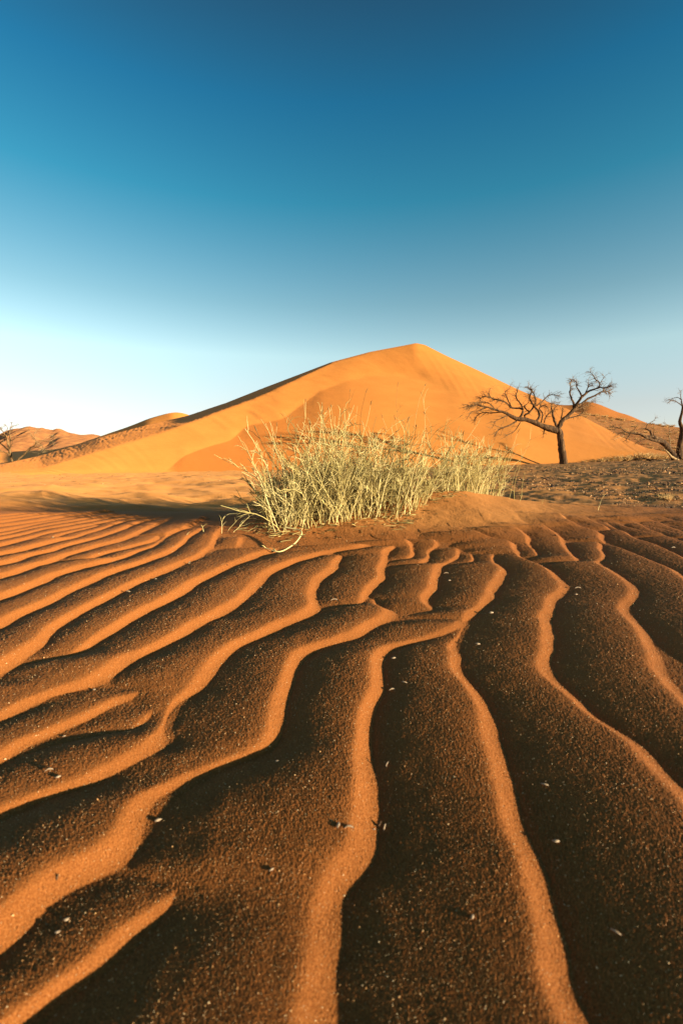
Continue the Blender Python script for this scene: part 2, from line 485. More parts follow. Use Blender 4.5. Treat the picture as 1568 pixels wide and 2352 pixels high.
def crest_table():
    XS, AM = [], []
    for cr in CRESTS:
        full = []
        for v, pts in cr:
            ox, oy, s = VIEW[v]
            full += [((ox + x / s) / 1.7417, (oy + y / s) / 1.7417) for x, y in pts]
        full = np.array(full)
        w = onto_ground(full[:, 0], full[:, 1])
        keep, hooks = [0], 0
        for i in range(1, len(w)):                     # far to near, strictly
            if w[i, 1] < w[keep[-1], 1] - 0.004:
                keep.append(i)
        exits = full[-1, 0] < 25 or full[-1, 0] > 1545 or full[-1, 1] > 2250
        w = w[keep]
        if len(w) < 2:
            continue
        if len(w) > 2:
            w = catmull(w[:, ::-1], len(w) * 6)[:, ::-1]
            w = w[np.r_[True, np.diff(np.minimum.accumulate(w[:, 1])) < -1e-6]]
        far_end, near_end = w[0, 1], w[-1, 1]
        if exits:
            n = min(len(w) - 1, 14)
            sl = (w[-1, 0] - w[-1 - n, 0]) / (w[-1, 1] - w[-1 - n, 1])
            sl = np.clip(sl, -1.1, 1.6)
            ys = near_end - np.linspace(0.05, 2.2, 30)
            wob = 0.03 * np.sin(ys * 7 + w[-1, 0] * 9) - 0.03 * math.sin(near_end * 7 + w[-1, 0] * 9)
            w = np.vstack([w, np.stack([w[-1, 0] + sl * (ys - near_end) * 0.8 + wob, ys], -1)])
            near_end = -9
        x = np.interp(YT, w[::-1, 1], w[::-1, 0])
        k5 = np.hanning(9); k5 /= k5.sum()
        x = np.convolve(np.pad(x, 4, 'edge'), k5, 'valid')
        tp = 0.10 if far_end > 2.2 else 0.085
        am = smooth((far_end + 0.03 - YT) / tp) * smooth((YT - near_end + 0.03) / 0.11)
        XS.append(x)
        AM.append(am)
    XS, AM = np.array(XS), np.array(AM)
    # more crests of the same family out of frame to the right and to the left
    ref = XS[7].copy()
    k = 11
    ext = [(XS[4] + 0.16 * i + 0.02 * np.sin(YT * 3 + i), smooth((2.6 + 0.1 * i - YT) / 0.2)) for i in range(1, 14)]
    ext += [(XS[-12] - 0.15 * i + 0.02 * np.sin(YT * 3 + i), smooth((2.3 - YT) / 0.2) * smooth((XS[-12] - 0.15 * i + 1.8) / -0.3)) for i in range(1, 12)]
    XS = np.vstack([XS] + [e[0][None] for e in ext])
    AM = np.vstack([AM] + [e[1][None] for e in ext])
    K = len(XS)
    sl = np.gradient(XS, DY, axis=1)
    ker = np.hanning(21)
    ker /= ker.sum()
    sm = lambda a: np.array([np.convolve(np.pad(r, 10, 'edge'), ker, 'valid') for r in a])
    CO = 1 / np.sqrt(1 + sm(np.clip(sl, -4, 4)) ** 2)
    gap = np.full(XS.shape, 0.16)
    for j in range(len(YT)):
        act = np.where(AM[:, j] > 0.3)[0]
        if len(act) < 2:
            continue
        o = act[np.argsort(XS[act, j])]
        g = np.diff(XS[o, j])
        gap[o[1:], j] = g
        gap[o[0], j] = g[0]
    lam = sm(sm(np.clip(gap * CO, 0.035, 0.31)))
    return XS, AM, CO, lam

XS, AM, CO, LAM = crest_table()

def ripples(X, Y):
    out = np.zeros(X.shape)
    wx = X + 0.006 * noise(X * 9, Y * 9, 5) + 0.0025 * noise(X * 30, Y * 30, 6)
    t = np.clip((Y - Y0) / DY, 0, len(YT) - 1.001)
    i = t.astype(np.int32)
    f = t - i
    inside = (Y > Y0) & (Y < Y1 - DY)
    amod = 1 + 0.22 * noise(X * 4, Y * 3, 8)
    for k in range(len(XS)):
        xk = XS[k][i] * (1 - f) + XS[k][i + 1] * f
        d0 = wx - xk
        sel = np.where((np.abs(d0) < 0.5) & inside & (AM[k][i] > 0.001))[0]
        if not len(sel):
            continue
        ii, ff = i[sel], f[sel]
        L = LAM[k][ii] * (1 - ff) + LAM[k][ii + 1] * ff
        am_ = AM[k][ii] * (1 - ff) + AM[k][ii + 1] * ff
        d = d0[sel] * (CO[k][ii] * (1 - ff) + CO[k][ii + 1] * ff)
        A = 0.092 * np.minimum(L, 0.13 + 0.62 * np.maximum(L - 0.13, 0)) * am_ * amod[sel]
        wl, W = 0.20 * np.minimum(L, 0.19), 0.86 * L
        d = d + 0.18 * wl
        q = d / wl
        lee = np.where(q < 0, 1 - 1.9 * q, np.clip(1 - q, 0, 1) ** 1.9)
        st = np.where(d > 0, 1.0, 1 - np.clip(-d / W, 0, 1) ** 2.05)
        h = A * (0.5 * (lee + st - np.sqrt((lee - st) ** 2 + 0.38 ** 2)) + 0.08)
        out[sel] = np.maximum(out[sel], h)
    fade = 1 - 0.9 * smooth((mound(X, Y) - 0.06) / 0.14)
    und = 0.0007 * fbm(X * 11 + Y * 3, Y * 6, 9, 4) + 0.00025 * noise(X * 55 + Y * 20, Y * 40 - X * 17, 10)
    return out * fade + und * (np.hypot(X, Y) < 5)

def ground_z(X, Y, grain=False, spacing=None):
    X, Y = np.asarray(X, float), np.asarray(Y, float)
    z = base(X, Y)
    r = np.hypot(X, Y)
    near = r < 7
    if near.any():
        z = z.copy()
        z[near] += ripples(X[near], Y[near])
    m = mound(X, Y)
    # soft dents on the mound, low hummocks and wind marks on the flat beyond
    z = z + 0.011 * fbm(X * 6.5 + Y * 2, Y * 6, 21, 4) * smooth(m / 0.05) * (r < 6)
    flat = smooth((Y - np.interp(X, RIDGE_X, RIDGE_Y) - 0.35) / 0.6) * (1 - smooth((r - 60) / 60))
    left = smooth((2.5 - X) / 3.0)
    z = z + flat * (left * (0.15 * np.maximum(fbm(X * 0.55, Y * 1.0, 31, 3), -0.12) + 0.055 * fbm(X * 1.9 + Y * 0.8, Y * 3.4, 35, 3) + 0.055 * (0.45 - np.abs(noise(X * 0.9 + Y * 0.5, Y * 1.5, 37))) * (1 - smooth((r - 8) / 8)))
                    + (1 - left) * (0.06 * fbm(X * 0.9, Y * 1.3, 41, 3) + 0.042 * fbm(X * 4.2, Y * 5, 45, 3)))
    ph = X * 5.2 + Y * 2.2 + 2.2 * noise(X * 0.45, Y * 0.5, 51)
    rz = smooth((r - 9) / 3) * (1 - smooth((r - 24) / 6)) * (Y > 0)
    z = z + flat * rz * 0.028 * (np.abs(np.sin(ph * 0.5)) - 0.5) * (0.35 + 0.65 * (1 - left)) * (0.6 + 0.6 * noise(X * .3, Y * .3, 52))
    return z

def build_ground():
    fine = np.linspace(-R(57), R(57), 1300)
    rest = np.linspace(R(57), 2 * math.pi - R(57), 150)[1:-1]
    th = np.r_[fine, rest]
    rr = np.r_[np.geomspace(0.06, 0.24, 16)[:-1], np.geomspace(0.24, 4.2, 1020)[:-1], np.geomspace(4.2, 70, 330)[:-1], np.geomspace(70, 5000, 40)]
    T, RR = np.meshgrid(th, rr)
    X, Y = (RR * np.sin(T)).ravel(), (RR * np.cos(T)).ravel()
    z = ground_z(X, Y)
    r = RR.ravel()
    # the grain of the sand itself, as coarse as the mesh can carry
    amp = 0.00028 * np.minimum(r / 0.45, 1.0) * smooth((9 - r) / 5) * (1 + 0.6 * smooth((r - 0.5) / 2))
    g = RNG.normal(0, 1, len(z))
    z = z + amp * g
    behind_ridge = Y - np.interp(X, RIDGE_X, RIDGE_Y)
    gv = smooth((behind_ridge - 0.08) / 0.3) * (0.25 * smooth((7 - np.abs(r - 14)) / 3) + 0.32 * smooth((X / np.maximum(Y, .5) - 0.05) / 0.22)) * (1 - 0.45 * smooth((r - 9) / 4)) * (Y > 0)
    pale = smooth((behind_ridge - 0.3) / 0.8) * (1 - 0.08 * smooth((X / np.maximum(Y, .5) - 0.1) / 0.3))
    pale = np.maximum(pale, 0.7 * smooth((mound(X, Y) - 0.02) / 0.08))  # mound colour lightened to stand in for sun on its flank
    verts = np.stack([X, Y, z], -1)
    q = grid_faces(len(rr), len(th), True)[:, ::-1]
    n = len(verts)
    verts = np.vstack([verts, [[0, 0, z[:len(th)].mean()]]])
    j = np.arange(len(th))
    fan = np.stack([np.full(len(th), n), (j + 1) % len(th), j], -1)
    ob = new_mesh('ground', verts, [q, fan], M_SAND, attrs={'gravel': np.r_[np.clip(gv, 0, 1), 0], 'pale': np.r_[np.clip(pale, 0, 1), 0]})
    tag(ob, 'orange wind-rippled desert sand running back to a gravel flat', kind='structure')
    return ob

build_ground()

# ------------------------------------------------------------------ dunes and hills: surfaces lofted through their foot, breaks of slope and skyline
def interp(pts, u):
    p = np.array(pts, float)
    return np.array([np.interp(u, p[:, 0], p[:, k]) for k in range(1, p.shape[1])])

def loft(name, rows, material, nu=600, u0=-900, u1=2400, seg=40, soft=0.0, rough=None, label=None, slope_shade=None, back=40, blur={}):
    """rows: list of [(px, py, depth), ...] from the foot to the skyline; behind the skyline the slope falls away"""
    u = np.linspace(u0, u1, nu)
    L = []
    for r_ in rows:
        py, d = interp(r_, u)
        def sm(a, n):
            ker = np.hanning(2 * n + 3)[1:-1]
            return np.convolve(np.pad(a, n, 'edge'), ker / ker.sum(), 'valid')
        py, d = sm(py, blur.get(len(L), (3, 3))[0]), sm(d, blur.get(len(L), (3, 3))[1])
        L.append(at(u, py, d))
    P = np.array(L)                                     # rows, nu, 3
    front = P[0].copy()                                 # bury the foot
    front[:, 1] -= 3.0
    front[:, 0] *= front[:, 1] / P[0][:, 1]
    front[:, 2] -= 0.9
    top = P[-1]
    b1 = top * np.array([1, 1, 0]) * (1 + back * 0.25 / top[:, 1:2])
    b1[:, 2] = top[:, 2] - back * 0.25 * 0.45
    b2 = top * np.array([1, 1, 0]) * (1 + back / top[:, 1:2])
    b2[:, 2] = np.minimum(top[:, 2] - back * 0.5, -2)
    P = np.concatenate([front[None], P, b1[None], b2[None]])
    n = len(P)
    # resample through the rows by arc, softened at the breaks
    t = np.linspace(0, n - 1, (n - 1) * seg + 1)
    i = np.clip(t.astype(int), 0, n - 2)
    f = (t - i)[:, None, None]
    S = P[i] * (1 - f) + P[i + 1] * f
    if soft:
        k = int(seg * soft) | 1
        kk = np.hanning(k + 2)[1:-1]
        kk /= kk.sum()
        pad = np.concatenate([np.repeat(S[:1], k // 2, 0), S, np.repeat(S[-1:], k // 2, 0)])
        S2 = sum(w * pad[j:j + len(S)] for j, w in enumerate(kk))
        hold = np.exp(-((t - (n - 3)) / 0.12) ** 2)[:, None, None]      # keep the skyline sharp
        S = S2 * (1 - hold) + S * hold
    U, Tt = np.meshgrid(u, t)
    attrs = {}
    if slope_shade is not None:
        attrs['slope_shade'] = slope_shade(U, Tt, S).ravel()
    if rough is not None:
        S[:, :, 2] += rough(U, Tt, S)
    ob = new_mesh(name, S.reshape(-1, 3), grid_faces(len(t), nu), material, attrs=attrs)
    tag(ob, label, kind='structure')
    return ob

FOOT_ROW = [tuple(r) for r in FOOT]
SKYLINE = [(-900, 1100, 40), (-300, 1088, 44), (-100, 1076, 46), (0, 1067, 48), (90, 1047, 51), (172, 1024, 54), (230, 1005, 57), (330, 978, 62), (430, 955, 66), (520, 925, 70), (600, 893, 73), (700, 855, 75),
           (760, 832, 76), (850, 808, 77), (930, 793, 77), (955, 788, 77), (975, 792, 77), (1020, 815, 76), (1100, 852, 74), (1190, 895, 70), (1250, 920, 66), (1300, 938, 62), (1340, 958, 58), (1420, 1000, 52),
           (1480, 1028, 48), (1568, 1046, 46), (1800, 1049, 47), (2400, 1049, 47)]
EDGE = [(-900, 1101, 27), (-300, 1092, 28), (0, 1086, 28.5), (92, 1077, 29.5), (146, 1061, 31.5), (256, 1028, 36), (366, 995, 41), (476, 955, 48), (574, 919, 55), (640, 890, 60), (700, 862, 66), (760, 835, 72), (850, 811, 75),
        (955, 791, 76), (1020, 818, 75), (1190, 898, 69), (1300, 940.5, 61), (1340, 960, 57), (1420, 1001, 51.5), (1480, 1029, 47.2), (1568, 1046.5, 45), (1800, 1049.3, 46), (2400, 1049.3, 46)]
BOWL = [(-900, 1103, 26), (-300, 1095, 26.5), (0, 1089, 27), (200, 1084, 28.4), (300, 1082, 29.2), (388, 1080, 30), (421, 1049, 33), (469, 1030, 35), (531, 1012, 37), (565, 978, 41), (648, 963, 43), (735, 897, 54), (800, 873, 58), (870, 860, 60),
        (955, 866, 59), (1050, 905, 53), (1180, 965, 49), (1300, 1005, 46), (1420, 1034, 43.5), (1480, 1044, 43.5), (1568, 1049, 43.5), (1800, 1049.6, 45), (2400, 1049.6, 45)]

_bx, _by = np.array([b[0] for b in BOWL], float), np.array([b[1] for b in BOWL], float)
_ba, _bb = ray(_bx, _by)
_fd, _fz = np.interp(_bx, FOOT[:, 0], FOOT_D), np.interp(_bx, FOOT[:, 0], FOOT_Z)
_m = 0.265 + 0.10 * smooth((_bx - 470) / 380)                 # the slip face steepens towards the middle
_d = (_fz - _m * _fd - H) / (_bb - _m)
BOWL = [(x, y, min(max(d, f + 0.8), np.interp(x, [e[0] for e in EDGE], [e[2] for e in EDGE]) - 1.0)) for x, y, d, f in zip(_bx, _by, _d, _fd)]

def dune_slope_shade(U, T, S):  # redder colour in place of shade on the bowl and shoulder strip
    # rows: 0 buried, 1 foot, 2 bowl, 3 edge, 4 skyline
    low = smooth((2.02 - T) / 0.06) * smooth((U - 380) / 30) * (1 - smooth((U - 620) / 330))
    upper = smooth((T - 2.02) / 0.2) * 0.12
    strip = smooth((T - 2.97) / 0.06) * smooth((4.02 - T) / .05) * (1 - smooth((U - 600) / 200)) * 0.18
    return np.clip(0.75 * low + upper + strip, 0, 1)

def dune_rough(U, T, S):
    X, Y = S[:, :, 0], S[:, :, 1]
    strip = smooth((T - 2.95) / 0.1) * smooth((4.03 - T) / .05) * (1 - smooth((U - 650) / 150))
    tread = np.minimum(fbm(U * 0.26, T * 13, 61, 3), 0.05) * (0.45 + 0.55 * smooth((T - 3.45) / 0.1))           # a trodden line of footprints along the shoulder
    wind = 0.05 * fbm(X * 0.30 + Y * 0.22, Y * 0.10, 65, 3)
    slide = 0.02 * noise(U * 0.09 + T * 6, T * 0.8, 67) * smooth((T - 1.9) / 0.2) * smooth((3.0 - T) / 0.2)
    return strip * tread * 0.04 + wind * smooth((T - 1.05) / 0.4) * smooth((3.9 - T) / .3) + slide

loft('dune', [FOOT_ROW, BOWL, EDGE, SKYLINE], M_DUNE, nu=1300, u0=-900, u1=2000, seg=60, soft=0.30, rough=dune_rough, slope_shade=dune_slope_shade, blur={0: (8, 8), 1: (9, 9), 2: (6, 6), 3: (2, 4)},
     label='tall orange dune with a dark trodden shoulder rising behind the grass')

loft('far_dune', [[(-400, 1062, 85), (600, 1062, 85), (900, 1062, 85)], [(-400, 1060, 130), (130, 1032, 128), (180, 1020, 127), (230, 1003, 126), (265, 990, 126), (300, 978, 125), (340, 962, 124), (370, 953, 124), (400, 946, 123), (420, 948, 123), (440, 955, 123), (500, 985, 123), (560, 1012, 123), (900, 1055, 125)]],
     M_DUNE, nu=260, u0=-400, u1=900, seg=50, label='small smooth orange dune peeping over the left shoulder', rough=lambda U, T, S: 0.15 * fbm(S[:, :, 0] * .12, S[:, :, 1] * .07, 71, 3))

HILL = [(-1500, 1010, 210), (-900, 990, 210), (-400, 1000, 210), (-150, 1012, 210), (-40, 1003, 210), (0, 995, 210), (16, 986, 210), (33, 982, 210), (50, 982, 210), (68, 979.5, 210), (88, 984, 210), (95, 983, 210), (110, 987, 210), (120, 986, 210),
        (136, 981, 210), (146, 985, 210), (154, 990, 210), (172, 994, 210), (183, 996, 210), (205, 999, 210), (223, 1002, 210), (260, 1014, 210), (320, 1035, 210), (600, 1050, 210)]
def hill_rough(U, T, S):
    up = smooth((T - 1.35) / 0.4) * smooth((3.1 - T) / 0.15)
    X = S[:, :, 0]
    g = fbm(X * 0.10 + S[:, :, 2] * 0.10, S[:, :, 2] * 0.09, 81, 5)
    return up * (2.2 * g - 0.5 * np.abs(noise(X * 0.35, S[:, :, 2] * .2, 83)))
loft('rocky_hills', [[(-1500, 1062, 120), (600, 1062, 120)], [(-1500, 1035, 165), (60, 1034, 165), (160, 1026, 165), (600, 1058, 165)], HILL], M_HILL, nu=700, u0=-1500, u1=600, seg=40, soft=0.3, rough=hill_rough, label='low brown gullied hills on the skyline at far left')

loft('red_dune', [[(1000, 1040, 80), (2600, 1040, 80)], [(1000, 960, 118), (1230, 935, 115), (1269, 929, 115), (1310, 931, 114), (1330, 926, 114), (1347, 921, 114), (1374, 928, 113), (1419, 947, 112), (1442, 953, 112), (1477, 969, 110), (1540, 992, 108), (1700, 1010, 108), (2600, 1030, 108)]],
     M_DUNE_RED, nu=300, u0=1000, u1=2600, seg=50, label='red dune peak behind the leaning tree at right', rough=lambda U, T, S: 0.2 * fbm(S[:, :, 0] * .1, S[:, :, 1] * .06, 91, 3))

SLOPE_TOP = [(1150, 985, 84), (1250, 955, 84), (1300, 944, 84), (1337, 948, 84), (1400, 959, 83), (1477, 971, 82), (1520, 977, 82), (1568, 983, 82), (1700, 990, 82), (2600, 1000, 82)]
SLOPE_FOOT = [(1150, 1052, 46), (1568, 1052, 46), (2600, 1052, 46)]
loft('gravel_slope', [SLOPE_FOOT, SLOPE_TOP], M_SCRUB_SLOPE, nu=500, u0=1150, u1=2600, seg=90, label='brown gravelly slope dotted with dry tufts behind the trees at right',
     rough=lambda U, T, S: 0.15 * fbm(S[:, :, 0] * .5, S[:, :, 1] * .28, 95, 4) * smooth((2.05 - T) / .1))

# ------------------------------------------------------------------ stones and grains (uncountable)
ICO = None
def lump(n, seed):
    """n rough little stones, each an octahedron split once and jittered: verts (n,18,3), tris"""
    rng = np.random.default_rng(seed)
    o = np.array([(1, 0, 0), (-1, 0, 0), (0, 1, 0), (0, -1, 0), (0, 0, 1), (0, 0, -1)], float)
    tri = [(0, 2, 4), (2, 1, 4), (1, 3, 4), (3, 0, 4), (2, 0, 5), (1, 2, 5), (3, 1, 5), (0, 3, 5)]
    v = [tuple(p) for p in o]
    mid, f = {}, []
    def mp(a, b):
        k = (min(a, b), max(a, b))
        if k not in mid:
            m = (np.array(v[a]) + np.array(v[b])) / 2
            v.append(tuple(m / np.linalg.norm(m)))
            mid[k] = len(v) - 1
        return mid[k]
    for a, b, c in tri:
        ab, bc, ca = mp(a, b), mp(b, c), mp(c, a)
        f += [(a, ab, ca), (ab, b, bc), (ca, bc, c), (ab, bc, ca)]
    V = np.repeat(np.array(v)[None], n, 0)
    V = V * (1 + rng.uniform(-0.28, 0.28, (n, len(v), 1)))
    return V, np.array(f)

def scatter_stones(name, X, Y, size, label, seed, material, flatten=(0.45, 0.8), sink=0.25, lowpoly=False, tone=None):
    rng = np.random.default_rng(seed)
    n = len(X)
    if lowpoly:
        o = np.array([(1, 0, 0), (-1, 0, 0), (0, 1, 0), (0, -1, 0), (0, 0, 1), (0, 0, -1)], float)
        V = np.repeat(o[None], n, 0) * (1 + rng.uniform(-.3, .3, (n, 6, 1)))
        F = np.array([(0, 2, 4), (2, 1, 4), (1, 3, 4), (3, 0, 4), (2, 0, 5), (1, 2, 5), (3, 1, 5), (0, 3, 5)])
    else:
        V, F = lump(n, seed)
    ax = rng.uniform(0.7, 1.35, (n, 1, 2))
    V = V * np.concatenate([ax, rng.uniform(*flatten, (n, 1, 1))], 2)
    a = rng.uniform(0, 2 * math.pi, n)
    c, s = np.cos(a)[:, None], np.sin(a)[:, None]
    V = np.stack([V[:, :, 0] * c - V[:, :, 1] * s, V[:, :, 0] * s + V[:, :, 1] * c, V[:, :, 2]], -1) * size[:, None, None]
    z = ground_z(X, Y)
    V = V + np.stack([X, Y, z + size * (0.5 - sink)], -1)[:, None, :]
    F = (F[None] + np.arange(n)[:, None, None] * V.shape[1]).reshape(-1, 3)
    tone = rng.random(n) if tone is None else tone
    ob = new_mesh(name, V.reshape(-1, 3), F, material, smooth_shade=False, attrs={'tone': np.repeat(tone, V.shape[1])})
    return tag(ob, label, kind='stuff')

def sector(n, r0, r1, a0, a1, rng, p=1.0):
    r = r0 * (r1 / r0) ** (rng.random(n) ** p)
    a = rng.uniform(a0, a1, n)
    return r * np.sin(a), r * np.cos(a), r

g = np.random.default_rng(11)
X, Y, r = sector(24000, 3.2, 28, R(8), R(56), g)
ok = (Y > np.interp(X, RIDGE_X, RIDGE_Y) + 0.3) & (fbm(X * .9, Y * .7, 101, 3) > -0.12)
X, Y, r = X[ok], Y[ok], r[ok]
size = np.exp(np.clip(g.normal(math.log(0.006), 0.55, len(X)), -9, math.log(0.017))) * np.clip(r / 6, 0.7, 2.2)
scatter_stones('gravel', X, Y, size, 'loose stones strewn over the dark flat at right', 12, M_STONE)
X, Y, r = sector(2600, 6, 27, R(-52), R(8), g)
ok = (r > 9) & (fbm(X * .5, Y * .5, 103, 3) > 0.02)
X, Y, r = X[ok], Y[ok], r[ok]
scatter_stones('gravel', X, Y, np.exp(g.normal(math.log(0.008), 0.4, len(X))) * np.clip(r / 12, 0.6, 1.6), 'small pale stones along the foot of the big dune at left', 13, M_STONE, tone=0.45 + 0.55 * g.random(len(X)))
X, Y, r = sector(62000, 0.26, 2.4, R(-52), R(52), g, 0.8)
scatter_stones('sand_grains', X, Y, np.exp(g.normal(math.log(0.00037), 0.36, len(X))) * np.clip((r / 0.6) ** 0.5, 0.75, 1.6), 'coarse glinting grains lying on the rippled sand', 14, M_GRAIN, flatten=(0.6, 1.0), sink=0.2, lowpoly=True)

# ------------------------------------------------------------------ chips, pebbles and straws lying on the sand
def chip_mesh(name, n_side, size, kind, seed):
    rng = np.random.default_rng(seed)
    if kind == 'shell':                               # a curved broken sliver
        t = np.linspace(-1, 1, 9)
        size = size * 0.75
        P = np.stack([t * size, 0.25 * size * (1 - t ** 2), 0.35 * size * (1 - t ** 2)], -1)[None]
        Rd = (0.22 * size * (1 - 0.75 * np.abs(t) ** 2.5))[None]
        v, f = tubes(P, Rd, 6)
        v[:, 2] = v[:, 2] * 0.9
        v += rng.normal(0, size * .02, v.shape)
        return v, [f]
    V, F = lump(1, seed)
    v = V[0] * np.array([1.0, 0.5, 0.34]) * size * 0.62
    return v, [F]

# reading in full-resolution pixels, size in m, form, turn, dark?, label
CH = [
 (1549, 3079, 0.0058, 'shell', 65, 0, 'curved pale shell chip standing up just below the middle of the sand'),
 (1514, 3310, 0.0066, 'pebble', 10, 1, 'grey pebble leaning on the upright chip where two ripples meet'),
 (1540, 3325, 0.0058, 'shell', 70, 0, 'upright pale chip beside the grey pebble where two ripples meet'),
 (1494, 3330, 0.0030, 'pebble', 0, 0, 'tiny orange stone to the left of the grey pebble'),
 (1353, 3363, 0.0060, 'pebble', 85, 0, 'blocky bluish white chip left of the curled white one'),
 (1395, 3370, 0.0064, 'shell', 10, 0, 'curled white chip right of the blocky bluish one'),
 (632, 3290, 0.0062, 'pebble', 10, 0, 'flat whitish pebble on the lit crest at lower left'),
 (236, 3141, 0.0060, 'pebble', 30, 0, 'oval pale chip at the left in front of a long dark trough'),
 (200, 3113, 0.0062, 'shell', 15, 0, 'thin white sliver just above the oval pale chip at left'),
 (258, 2950, 0.0038, 'pebble', 30, 0, 'reddish stone casting a round shadow near the left edge'),
 (377, 2764, 0.0052, 'pebble', 0, 0, 'pinkish pebble on the tip of a lit crest at upper left'),
 (268, 3707, 0.0042, 'pebble', 20, 0, 'pale lump in the lowest dark trough at left'),
 (234, 3760, 0.0036, 'pebble', 15, 0, 'orange chip right below the pale lump at lower left'),
 (233, 3553, 0.0042, 'pebble', 80, 1, 'dark upright bit of bark on a crest at lower left'),
 (1086, 3532, 0.0046, 'pebble', 40, 0, 'small grey stone on the dim slope at lower centre'),
 (1107, 3077, 0.0040, 'pebble', 0, 0, 'bluish speck at the end of a dark trough in mid sand'),
 (2175, 3163, 0.0060, 'shell', 165, 0, 'slim tan chip on the broad slope at right'),
 (2220, 3388, 0.0058, 'pebble', 0, 0, 'round white pebble in the shade of the long right crest'),
 (2458, 3768, 0.0055, 'shell', 140, 0, 'grey sliver in the dark corner at lower right'),
 (1885, 3728, 0.0042, 'pebble', 70, 0, 'small pale stone near the bottom at right of centre'),
 (1568, 2771, 0.0075, 'shell', 20, 0, 'pale chip at the top end of a dark trough, left one of a pair'),
 (1616, 2750, 0.0070, 'shell', 160, 0, 'pale chip at the top end of a dark trough, right one of a pair'),
 (1784, 2300, 0.0115, 'shell', 0, 0, 'thin straw-like chip on the loop-shaped ripple'),
 (1795, 2332, 0.0090, 'pebble', 0, 0, 'reddish chip just below the straw-like one on the loop ripple'),
 (1962, 2464, 0.0110, 'pebble', 5, 0, 'white chip on the ripple junction right of centre'),
 (1909, 2588, 0.0085, 'pebble', 0, 0, 'grey and white chip below the ripple junction'),
 (1572, 2643, 0.0080, 'pebble', 0, 0, 'pale nub on the crest in front of the middle of the grass'),
 (2310, 2362, 0.0130, 'shell', 0, 0, 'long thin pale splinter in the dark trough at right'),
 (2302, 2387, 0.0085, 'pebble', 0, 0, 'bright nub with a long pointed shadow at right'),
 (2165, 2127, 0.0120, 'pebble', 0, 1, 'dark pellet high on the mound, right of its top'),
 (2220, 2156, 0.0140, 'pebble', 0, 1, 'larger dark pellet on the mound, right of the first'),
 (2348, 2166, 0.0140, 'shell', 0, 1, 'dark twig bit on the right flank of the mound'),
 (2478, 2173, 0.0150, 'pebble', 30, 1, 'dark clod in a hollow near the right edge'),
 (2691, 2200, 0.0140, 'shell', 5, 0, 'pale splinter close to the right edge of the sand'),
 (1336, 2413, 0.0130, 'shell', 0, 0, 'pale bean-shaped chip in front of the grass clump'),
 (910, 2272, 0.0070, 'pebble', 0, 1, 'black bead on a crest left of the trailing stem'),
 (758, 2259, 0.0130, 'shell', 0, 0, 'tan splinter on the left ripples below the upright shoots'),
 (513, 2375, 0.0120, 'shell', 170, 0, 'pale curved bark flake among the left ripples'),
 (623, 2323, 0.0080, 'pebble', 0, 0, 'white speck on a crest right of the bark flake'),
 (212, 2164, 0.0110, 'pebble', 0, 0, 'pale flat stone among the close ripples at far left'),
]
for i, (fx, fy, s, kind, turn, dark, lab) in enumerate(CH):
    p = onto_ground(np.array([fx / 1.7417]), np.array([fy / 1.7417]))[0]
    v, f = chip_mesh('chip', 6, s, kind, 200 + i)
    z = float(ground_z(p[:1], p[1:])[0])
    ob = new_mesh('twig_bit' if 'twig' in lab else 'chip' if kind == 'shell' or 'chip' in lab else 'pebble', v, f, M_CHIP_DARK if dark else M_CHIP, smooth_shade=(kind == 'shell'))
    ob.location = (float(p[0]), float(p[1]), z + s * (0.22 if kind == 'pebble' else 0.12))
    up = R(55) if 'upright' in lab or 'standing' in lab else 0
    ob.rotation_euler = (R(random.uniform(-15, 15)), -up, R(turn + random.uniform(-8, 8)))
    tag(ob, lab, 'pebble' if kind == 'pebble' else 'chip', 'small chips and pebbles on the rippled sand')

# ------------------------------------------------------------------ dune grass
def stems_from(base_pts, dirs, length, K, rng, kink=0.10, droop=0.15):
    """jointed curving stems: (N,K,3)"""
    N = len(base_pts)
    d = np.repeat(dirs[:, None, :], K - 1, 1)
    walk = np.cumsum(rng.normal(0, kink, (N, K - 1, 3)), 1)
    lean = dirs * np.array([1, 1, 0])
    t = np.linspace(0, 1, K - 1)[None, :, None]
    d = d + walk + lean[:, None, :] * t ** 2 * 0.9 + np.array([0, 0, -1.0]) * t ** 2 * droop
    d /= np.linalg.norm(d, axis=2, keepdims=True)
    P = np.concatenate([base_pts[:, None, :], base_pts[:, None, :] + np.cumsum(d * (length / (K - 1))[:, None, None], 1)], 1)
    return P, d

def pick(P, d, n_each, rng, t0=0.1, t1=0.98):
    """points along stems with their directions"""
    N, K, _ = P.shape
    i = np.repeat(np.arange(N), n_each)
    t = rng.uniform(t0, t1, len(i)) * (K - 1)
    k = np.minimum(t.astype(int), K - 2)
    f = (t - k)[:, None]
    return P[i, k] * (1 - f) + P[i, k + 1] * f, d[i, k], i, t / (K - 1)

def spread(dirs, ang, rng):
    rnd = rng.normal(0, 1, dirs.shape)
    rnd -= (rnd * dirs).sum(1, keepdims=True) * dirs
    rnd /= np.linalg.norm(rnd, axis=1, keepdims=True) + 1e-9
    return dirs * np.cos(ang)[:, None] + rnd * np.sin(ang)[:, None]

